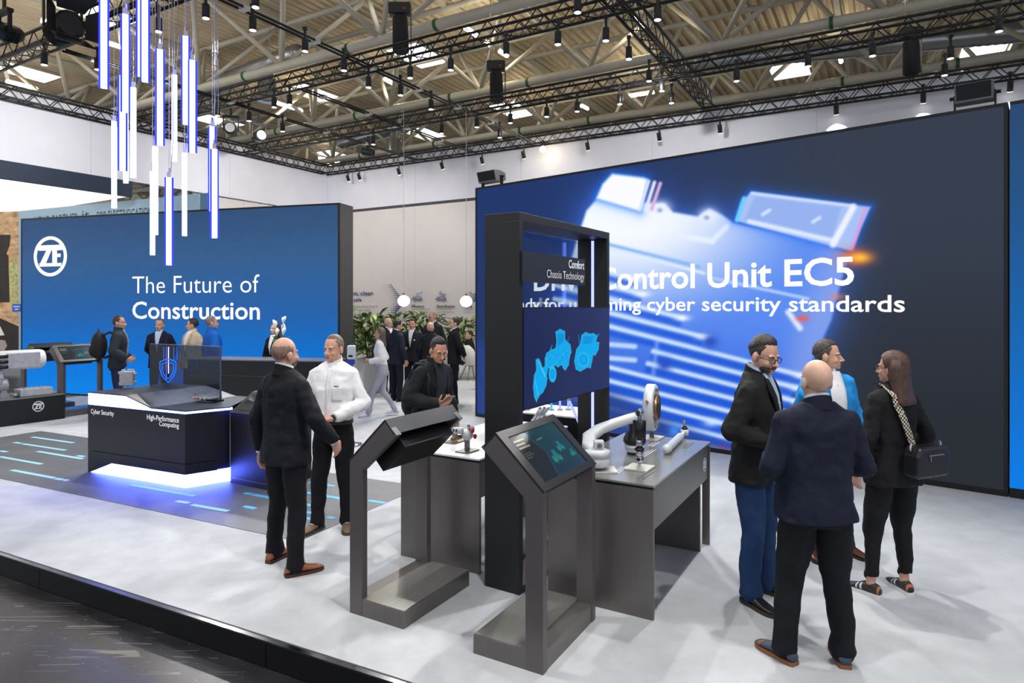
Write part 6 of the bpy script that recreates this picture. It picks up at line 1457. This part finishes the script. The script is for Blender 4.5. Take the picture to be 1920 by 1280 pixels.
        if detail == 2:
            for q in (0.03, 0.05, 0.07): MB().tube([g0+fy*q*fl+fx_*0.02+Vector((0, 0, 0.094-(q-0.02)*0.42)), g0+fy*(q+0.004)*fl-fx_*0.02+Vector((0, 0, 0.094-(q-0.02)*0.42))], 0.003, 6).build('lace', mat('lace_dark', (28, 22, 20), 0.7) if shoe_style != 'suede' else M_PRINT, sh)
        def band(y0, y1, col, nm_, k_=1.035):
            pr_ = [(y, float(np.interp(y, [t_[0] for t_ in prof], [t_[1] for t_ in prof])), float(np.interp(y, [t_[0] for t_ in prof], [t_[2] for t_ in prof]))) for y in np.linspace(y0, y1, 4)]
            MB().loft([[g0+fy*y*fl+fx_*(wd*k_*fl*math.cos(a))+Vector((0, 0, 0.022+max(0.0, (h-0.022))*0.5+max(0.0, h-0.022)*0.5*k_*math.copysign(abs(math.sin(a))**0.8, math.sin(a)))) for a in [2*math.pi*i/16 for i in range(16)]] for y, wd, h in pr_]).build(nm_, mat('shoe_trim_%d_%d_%d' % col, col, 0.6), sh, True)
        if shoe_style == 'suede' and detail == 2 and sum(shoes) < 230: band(-0.03, 0.01, (132, 84, 46), 'leather_band'); band(0.14, 0.165, (132, 84, 46), 'leather_band')
        if shoe_style == 'sneaker' and detail == 2: band(-0.074, -0.062, (176, 106, 74), 'heel_patch', 1.02); band(0.05, 0.065, (214, 214, 212), 'side_stripe'); band(0.085, 0.095, (214, 214, 212), 'side_stripe')
        if sockcol: MB().tube([an+Vector((0, 0, -0.01)), an+Vector((0, 0, 0.05))], [0.041, 0.040], 12).build('sock', cloth(sockcol, 0.9, 0.1), root, True)
    root_info = dict(root=root, front=front_pt, sp=sp, shoulders=shoulders, arms=A, HM=HM, tring=tring, TR=TR)
    return root_info
NAVY = (26, 30, 48); BLACK = (20, 20, 23)
def at(px, py): return G(px, py)
# --- foreground right group
p1 = person('bald man in navy jacket seen from behind, front right', at(1529, 1240), -4, 1.70, bulk=1.12, belly=0.05, skin=(214, 172, 150), hair='none', haircol=(120, 100, 90), topcol=NAVY, legcol=(22, 23, 28), shoes=(58, 70, 88), sole=(130, 86, 48), shoe_style='suede', feet=((0.15, -0.02, 18), (-0.17, 0.03, -24)),
    arms={'R': ((0.275, -0.02, 1.13), (0.14, 0.25, 1.10), (-1, 0.3, 0.1), (0, 0.4, -1), 0.4), 'L': ((-0.275, -0.02, 1.13), (-0.12, 0.27, 1.14), (1, 0.2, 0.0), (0, 0.4, -1), 0.4)}, hem=0.83, legw=1.1, collar=(214, 220, 232), sockcol=(200, 200, 198))
p2 = person('bearded man with black glasses in black blazer and blue jeans', at(1413, 1118), 126, 1.80, skin=(206, 160, 138), hair='short', haircol=(44, 40, 38), beard=(66, 56, 50), glasses=(20, 20, 22), topcol=(28, 28, 29), legcol=(30, 54, 92), shirt=(178, 196, 226), lapel=True, collar=(186, 202, 230), shoes=(20, 20, 22), sole=(58, 44, 34), feet=((0.13, 0.02, 30), (-0.12, 0.06, 6)),
    arms={'R': ((0.27, -0.06, 1.14), (0.16, 0.20, 1.07), (-0.7, 0.7, 0.1), (0, 0, 1), 0.5), 'L': ((-0.27, -0.02, 1.14), (-0.10, 0.24, 1.10), (0.8, 0.5, 0.1), (0, 0, 1), 0.5)}, head=(24, -16, 0), hem=0.79, legw=1.06, lean=0.03, headfwd=0.02)
p3 = person('man in bright blue jacket looking right behind the bald man', at(1553, 1038), 172, 1.72, skin=(208, 160, 134), hair='short', haircol=(62, 58, 56), top='puffer', topcol=(36, 142, 214), legcol=(40, 52, 76), shirt=(232, 232, 236), collar=(232, 232, 236), shoes=(92, 50, 32), sole=(40, 26, 20), head=(-48, 0, 0), feet=((0.16, 0.0, 14), (-0.16, 0.0, -14)),
    arms={'R': ((0.31, 0.10, 1.17), (0.35, 0.27, 1.37), (0.1, 0.35, 0.9), (-0.6, 0.7, 0), 0.3)}, hem=0.78)
p4 = person('long-haired woman in black blazer with her back turned, a handbag on her hip', at(1672, 1116), -16, 1.70, sex='f', skin=(206, 158, 136), hair='long', haircol=(74, 50, 38), topcol=(23, 23, 26), legcol=(24, 24, 27), shoes=(40, 40, 42), sole=(222, 220, 216), shoe_style='sneaker', feet=((0.135, 0.02, 12), (-0.135, 0.05, -16)), head=(-18, 0, 0), glasses=(70, 60, 60), hem=0.80, ankle=True, bulk=1.12, legw=0.96,
    arms={'R': ((0.27, -0.04, 1.14), (0.30, 0.08, 0.92), (0.1, 0.3, -1), (-1, 0.1, 0), 0.5)})
# handbag on its strap
q4 = p4['root']; hb = thing('handbag', 'black leather handbag with black and cream woven strap hanging at the woman\'s hip', 'handbag', (0, 0, 0))
rz4 = q4.rotation_euler.z; hb.location = q4.location + Matrix.Rotation(rz4, 3, 'Z') @ Vector((0.07, -0.2, 0.87))*1.0; hb.rotation_euler = (0, 0, rz4+0.12)
BS = 1.2
M_LTH = mat('black_leather', (24, 25, 27), 0.35, noise=0.15, nscale=30, bump=0.15, bscale=60)
b = MB(); b.loft([[Vector((sx_*BS, y*BS, z*BS)) for sx_, z in pr_] for y, pr_ in ((-0.05, [(-0.13, 0.02), (-0.12, 0.0), (0.12, 0.0), (0.13, 0.02), (0.135, 0.12), (0.11, 0.17), (-0.10, 0.17), (-0.125, 0.12)]), (0.05, [(-0.13, 0.02), (-0.12, 0.0), (0.12, 0.0), (0.13, 0.02), (0.135, 0.12), (0.11, 0.17), (-0.10, 0.17), (-0.125, 0.12)]))])
b.build('bag_body', M_LTH, hb, bevel=0.018)
MB().box((0.02, -0.062, 0.15), (0.15, 0.004, 0.008)).build('zip', M_CHROME, hb); MB().box((-0.04, -0.064, 0.13), (0.01, 0.004, 0.035)).build('zip_pull', M_CHROME, hb)
for s in (-1, 1): MB().tube([(s*0.14, 0, 0.18), (s*0.15, 0, 0.2), (s*0.14, 0, 0.225)], 0.008, 8).build('strap_ring', M_CHROME, hb)
def strap_mat():
    m = mat('woven_strap', (205, 196, 176), 0.8); nt = m.node_tree; bb = nt.nodes['Principled BSDF']
    tc = nt.nodes.new('ShaderNodeTexCoord'); ch = nt.nodes.new('ShaderNodeTexChecker'); ch.inputs['Scale'].default_value = 75; ch.inputs[1].default_value = srgb(28, 27, 26); ch.inputs[2].default_value = srgb(212, 202, 180)
    nt.links.new(tc.outputs['Object'], ch.inputs[0]); nt.links.new(ch.outputs[0], bb.inputs['Base Color']); return m
Rz_ = Matrix.Rotation(rz4, 3, 'Z'); sc4 = 1.70/1.75
def w4(p): return q4.location + Rz_ @ (Vector(p)*sc4)
def back4(x, z):
    rx, ry, dy = p4['TR'](z); f = max(0, 1-(abs(x)/rx)**2.5)**0.4; return (x, dy-ry*f-0.028, z)
pathp = [(-0.075, 0.06, 1.475), (-0.088, 0.0, 1.50), back4(-0.09, 1.44)] + [back4(-0.088+0.15*i/7, 1.38-0.34*i/7) for i in range(8)] + [back4(0.075, 0.985)]
W = [w4(p) for p in pathp]
vs = []; 
for i, p_ in enumerate(W):
    tg = (W[min(i+1, len(W)-1)]-W[max(i-1, 0)]).normalized(); nrm = Rz_ @ Vector((0, -1, 0)); sd = tg.cross(nrm).normalized()*0.024; nr = sd.cross(tg).normalized()*0.003
    vs.append([p_-sd-nr, p_+sd-nr, p_+sd+nr, p_-sd+nr])
MB().loft(vs).build('shoulder_strap', strap_mat(), hb, world=True)
W2 = [W[-1], hb.location+Matrix.Rotation(hb.rotation_euler.z, 3, 'Z') @ Vector((-0.14, 0, 0.21))]
MB().tube(W2, 0.008, 8).build('strap_clip', M_CHROME, hb, world=True)
# --- foreground left pair
p5 = person('dark suit man with shaved head seen from behind, brown shoes', at(536, 1064), 32, 1.76, bulk=1.02, skin=(206, 158, 136), hair='stubble', haircol=(134, 106, 92), topcol=(24, 25, 32), legcol=(22, 22, 28), collar=(226, 228, 234), cuffs=(220, 222, 228), shoes=(146, 86, 50), sole=(70, 40, 26), feet=((0.17, -0.05, 25), (-0.19, 0.05, -10)),
    arms={'R': ((0.29, 0.03, 1.15), (0.30, 0.20, 0.96), (-0.1, 0.5, -0.9), (-1, 0, -0.2), 0.35), 'L': ((-0.265, -0.06, 1.13), (-0.27, -0.02, 0.87), (0.0, 0.1, -1), (1, 0.1, 0), 0.4)}, head=(4, 0, 0), hem=0.80, beard=(96, 74, 62))
p6 = person('man in white shirt and black trousers facing the dark suit man', at(626, 990), 188, 1.74, skin=(212, 160, 138), hair='crew', haircol=(112, 96, 84), top='shirt', topcol=(236, 236, 238), legcol=(18, 18, 20), shoes=(104, 82, 62), sole=(64, 52, 42), shoe_style='suede', feet=((0.13, 0.06, 16), (-0.12, -0.02, -22)), hem=0.985, watch='L',
    arms={'R': ((0.28, -0.02, 1.15), (0.17, 0.17, 1.0), (-0.9, 0.35, -0.1), (0, -0.2, 1), 0.35), 'L': ((-0.29, 0.0, 1.14), (-0.10, 0.22, 1.04), (0.95, 0.2, -0.05), (0, -0.3, -1), 0.35)}, head=(12, -4, 0), legw=1.03)
p7 = person('man in black hooded jacket and glasses reading his phone', Vector((-0.83, 6.4, P)), 128, 1.70, skin=(204, 150, 118), hair='short', haircol=(22, 20, 20), top='puffer', topcol=(26, 28, 30), legcol=(26, 28, 34), shirt=(40, 42, 46), glasses=(60, 62, 66), shoes=(24, 24, 26), head=(20, -22, 0), lean=0.10, headfwd=0.03,
    arms={'R': ((0.29, 0.02, 1.15), (0.13, 0.29, 1.10), (0.0, 0.8, 0.35), (-0.5, -0.3, 0.9), 0.5), 'L': ((-0.28, 0.0, 1.14), (-0.26, 0.12, 0.90))}, hem=0.80)
r7 = p7['root']; e7, w7 = p7['arms']['R'][0], p7['arms']['R'][1]
M7 = Matrix.Translation(r7.location) @ Matrix.Rotation(r7.rotation_euler.z, 4, 'Z') @ Matrix.Scale(1.70/1.75, 4)
ph = thing('mobile_phone', 'dark mobile phone held in the hand of the man in the black hooded jacket', 'phone', M7 @ (w7+Vector((-0.005, 0.11, 0.055))), r7.rotation_euler.z)
Rp = Matrix.Rotation(math.radians(32), 3, 'X'); MB().box((0, 0, 0), (0.072, 0.148, 0.008), Rp).build('phone_body', M_RUB, ph, bevel=0.003); MB().box(Rp @ Vector((0, 0, 0.0045)), (0.066, 0.14, 0.001), Rp).build('phone_screen', mat('phone_screen_dim', (60, 66, 80), 0.1, emit=0.15), ph)
hd = MB(); c7 = p7['sp'](1.48); hd.loft([ring(Vector((c7.x, c7.y-0.05-dy_, 1.44+z_)), rx_, ry_, 2.2, 18) for z_, rx_, ry_, dy_ in ((-0.06, 0.1, 0.05, 0.07), (0.0, 0.13, 0.07, 0.06), (0.05, 0.12, 0.065, 0.05), (0.07, 0.09, 0.045, 0.045))]); hd.build('hood', cloth((26, 28, 30)), r7, True)
# shoulder bag of the phone man
sb = thing('backpack', 'black backpack on the back of the man reading his phone', 'backpack', M7 @ Vector((0.02, -0.22, 0.90)), r7.rotation_euler.z)
MB().ell((0, 0.03, 0.2), (0.14, 0.09, 0.24), None, 20, 14).build('pack_body', M_BAG, sb, True); MB().ell((0, -0.03, 0.14), (0.1, 0.06, 0.12), None, 16, 10).build('front_pocket', M_BAG, sb, True)
for s in (-1, 1): MB().tube([(s*0.09, 0.06, 0.4), (s*0.11, 0.18, 0.56), (s*0.12, 0.3, 0.56), (s*0.13, 0.38, 0.44), (s*0.14, 0.36, 0.2)], 0.016, 8).build('shoulder_strap', M_BAG, sb, True)
# --- group before the left screen
p8 = person('man in dark jacket with a black backpack before the left screen', Vector((-7.22, 11.85, P)), 62, 1.82, detail=1, skin=(204, 154, 130), hair='crew', haircol=(50, 40, 36), top='puffer', topcol=(46, 52, 56), legcol=(36, 44, 66), shirt=(150, 152, 162), shoes=(30, 28, 28), hem=0.84, head=(20, 0, 0), bulk=1.04, lean=0.04,
    arms={'R': ((0.27, -0.05, 1.15), (0.22, 0.16, 1.0), (-0.5, 0.7, -0.4), (-1, 0, 0), 0.6), 'L': ((-0.27, -0.05, 1.15), (-0.2, 0.18, 1.0), (0.5, 0.7, -0.4), (1, 0, 0), 0.6)})
r8 = p8['root']; M8 = Matrix.Translation(r8.location) @ Matrix.Rotation(r8.rotation_euler.z, 4, 'Z') @ Matrix.Scale(1.04, 4)
bk8 = thing('backpack', 'black backpack on the man standing before the left screen', 'backpack', M8 @ Vector((0, -0.27, 0.98)), r8.rotation_euler.z)
MB().ell((0, 0, 0.26), (0.17, 0.13, 0.26), None, 20, 14).build('pack_body', M_BAG, bk8, True); MB().ell((0, -0.08, 0.18), (0.12, 0.08, 0.13), None, 16, 10).build('front_pocket', M_BAG, bk8, True); MB().tube([(-0.03, 0.0, 0.5), (0, -0.01, 0.56), (0.03, 0, 0.5)], 0.01, 8).build('carry_loop', M_BAG, bk8, True)
for s in (-1, 1): MB().tube([(s*0.1, 0.06, 0.44), (s*0.12, 0.16, 0.50), (s*0.13, 0.30, 0.44), (s*0.13, 0.40, 0.30), (s*0.15, 0.30, 0.1), (s*0.14, 0.08, 0.04)], 0.018, 8).build('shoulder_strap', M_BAG, bk8, True)
p9 = person('man in navy suit and light blue shirt standing before the left screen', Vector((-6.85, 12.6, P)), 170, 1.75, detail=1, skin=(206, 160, 136), hair='crew', haircol=(112, 96, 76), topcol=NAVY, legcol=NAVY, shirt=(188, 208, 236), lapel=True, collar=(196, 212, 238), head=(6, 0, 0), shoes=(30, 24, 22),
    arms={'R': ((0.25, -0.1, 1.15), (0.14, -0.17, 0.98), (-0.8, 0, -0.4), (0, -1, 0), 0.4), 'L': ((-0.25, -0.1, 1.15), (-0.14, -0.18, 0.98), (0.8, 0, -0.4), (0, -1, 0), 0.4)})
p10 = person('man in beige blazer turning left before the left screen', Vector((-6.2, 12.55, P)), 205, 1.75, detail=1, skin=(214, 164, 140), hair='short', haircol=(42, 34, 30), topcol=(196, 176, 148), legcol=(40, 36, 34), shirt=(232, 230, 228), lapel=True, collar=(236, 234, 232), head=(48, 0, 0), shoes=(60, 44, 34))
p11 = person('man in royal blue jacket with his back turned before the left screen', Vector((-5.64, 12.2, P)), 48, 1.81, detail=1, skin=(208, 158, 134), hair='crew', haircol=(116, 108, 100), top='puffer', topcol=(20, 96, 186), legcol=(36, 38, 46), head=(12, 0, 0), bulk=1.08, shoes=(40, 34, 30))
p12 = person('receptionist with long brown hair in black blazer behind the bar', Vector((-4.40, 12.0, P)), 196, 1.70, sex='f', detail=1, skin=(226, 184, 164), hair='long', haircol=(78, 54, 40), topcol=BLACK, legcol=BLACK, shirt=(238, 236, 236), lapel=True, head=(10, 4, 0))
# --- group at the back
p13 = person('woman in white jumper and grey trousers walking to the left', at(716, 780), 258, 1.62, sex='f', detail=1, skin=(190, 150, 132), hair='long', haircol=(96, 78, 66), top='sweater', topcol=(232, 232, 230), legcol=(178, 174, 182), shoes=(240, 240, 240), sole=(235, 235, 235), shoe_style='sneaker', feet=((0.08, -0.26, 4, 0.03), (-0.08, 0.26, -4)), knees=((0.085, -0.02, 0.47), (-0.085, 0.18, 0.50)), lean=0.05, hem=0.86,
    arms={'R': ((0.24, -0.08, 1.13), (0.22, 0.12, 1.02), (0, 1, 0.1), (-1, 0, 0), 0.4), 'L': ((-0.24, 0.0, 1.13), (-0.16, 0.24, 1.08), (0.3, 0.9, 0), (0.8, 0, 0.3), 0.4)})
p14 = person('white-haired man with bare forehead at the left of the standing group', Vector((-2.80, 14.7, P)), 128, 1.73, detail=1, skin=(220, 174, 156), hair='stubble', haircol=(214, 210, 206), topcol=(44, 44, 50), legcol=(36, 36, 42), shirt=(232, 232, 236), lapel=True, collar=(236, 236, 240))
p15 = person('black-haired man in navy suit with bowed head and turned back', Vector((-2.42, 13.6, P)), 44, 1.70, detail=1, skin=(198, 148, 120), hair='short', haircol=(24, 22, 24), topcol=(32, 36, 52), legcol=(26, 28, 40), head=(16, -14, 0), collar=(230, 232, 238))
p16 = person('black-haired man in dark suit facing the viewer in the standing group', Vector((-2.20, 14.3, P)), 190, 1.71, detail=1, skin=(204, 152, 122), hair='short', haircol=(36, 30, 28), topcol=(34, 36, 48), legcol=(28, 30, 40), shirt=(236, 238, 242), lapel=True, collar=(236, 238, 242), badge=True,
    arms={'R': ((0.25, -0.02, 1.15), (0.14, 0.2, 1.06), (-0.7, 0.6, 0.2), (0, 0, 1), 0.4)})
p17 = person('tall man with grey hair and dark glasses in black suit at the back', Vector((-1.84, 15.1, P)), 208, 1.88, detail=1, skin=(206, 158, 134), hair='crew', haircol=(150, 134, 116), glasses=(24, 24, 26), topcol=(34, 34, 37), legcol=(28, 28, 31), shirt=(224, 226, 232), lapel=True, collar=(228, 230, 236), head=(18, -8, 0))
p18 = person('bald man in dark coat with turned back in the standing group', Vector((-1.72, 13.7, P)), 14, 1.66, detail=1, skin=(216, 170, 150), hair='none', haircol=(120, 100, 90), topcol=(30, 31, 35), legcol=(26, 26, 30), bulk=1.08)
p19 = person('young man in black suit seen in profile, hands at his back', at(852, 755), 262, 1.76, detail=1, skin=(212, 164, 140), hair='short', haircol=(46, 38, 34), topcol=(24, 24, 27), legcol=(22, 22, 25), shirt=(236, 236, 240), lapel=True, collar=(238, 238, 242), badge=True,
    arms={'R': ((0.24, -0.12, 1.15), (0.1, -0.18, 0.98), (-0.8, 0, -0.4), (0, -1, 0), 0.4), 'L': ((-0.24, -0.12, 1.15), (-0.1, -0.2, 0.97), (0.8, 0, -0.4), (0, -1, 0), 0.4)})
q = Vector((-1.12, 17.6, P))
p20 = person('seated person in black at the edge of the big screen', (q.x, q.y-0.02, P), 250, 1.72, detail=0, topcol=(22, 22, 25), legcol=(24, 24, 28), drop=0.40, feet=((0.12, 0.42, 5), (-0.12, 0.46, -5)), knees=((0.12, 0.40, 0.5), (-0.12, 0.42, 0.5)), lean=0.05,
    arms={'R': ((0.25, 0.05, 0.80), (0.12, 0.28, 0.62), (-0.5, 0.8, -0.1), (0, 0, -1), 0.4), 'L': ((-0.25, 0.05, 0.80), (-0.12, 0.28, 0.62), (0.5, 0.8, -0.1), (0, 0, -1), 0.4)})

# ================================================================== finish: apply all modifiers at once
dg = bpy.context.evaluated_depsgraph_get(); dg.update()
news = []
for o in PENDING:
    me = bpy.data.meshes.new_from_object(o.evaluated_get(dg)); news.append((o, me))
for o, me in news:
    o.modifiers.clear(); old = o.data; o.data = me
# copies made from pending sources share the applied mesh
src = {}
for o, me in news: src[o.name] = me
for o in bpy.data.objects:
    if o.type == 'MESH' and len(o.modifiers):
        base = o.name.split('.')[0]; o.modifiers.clear()
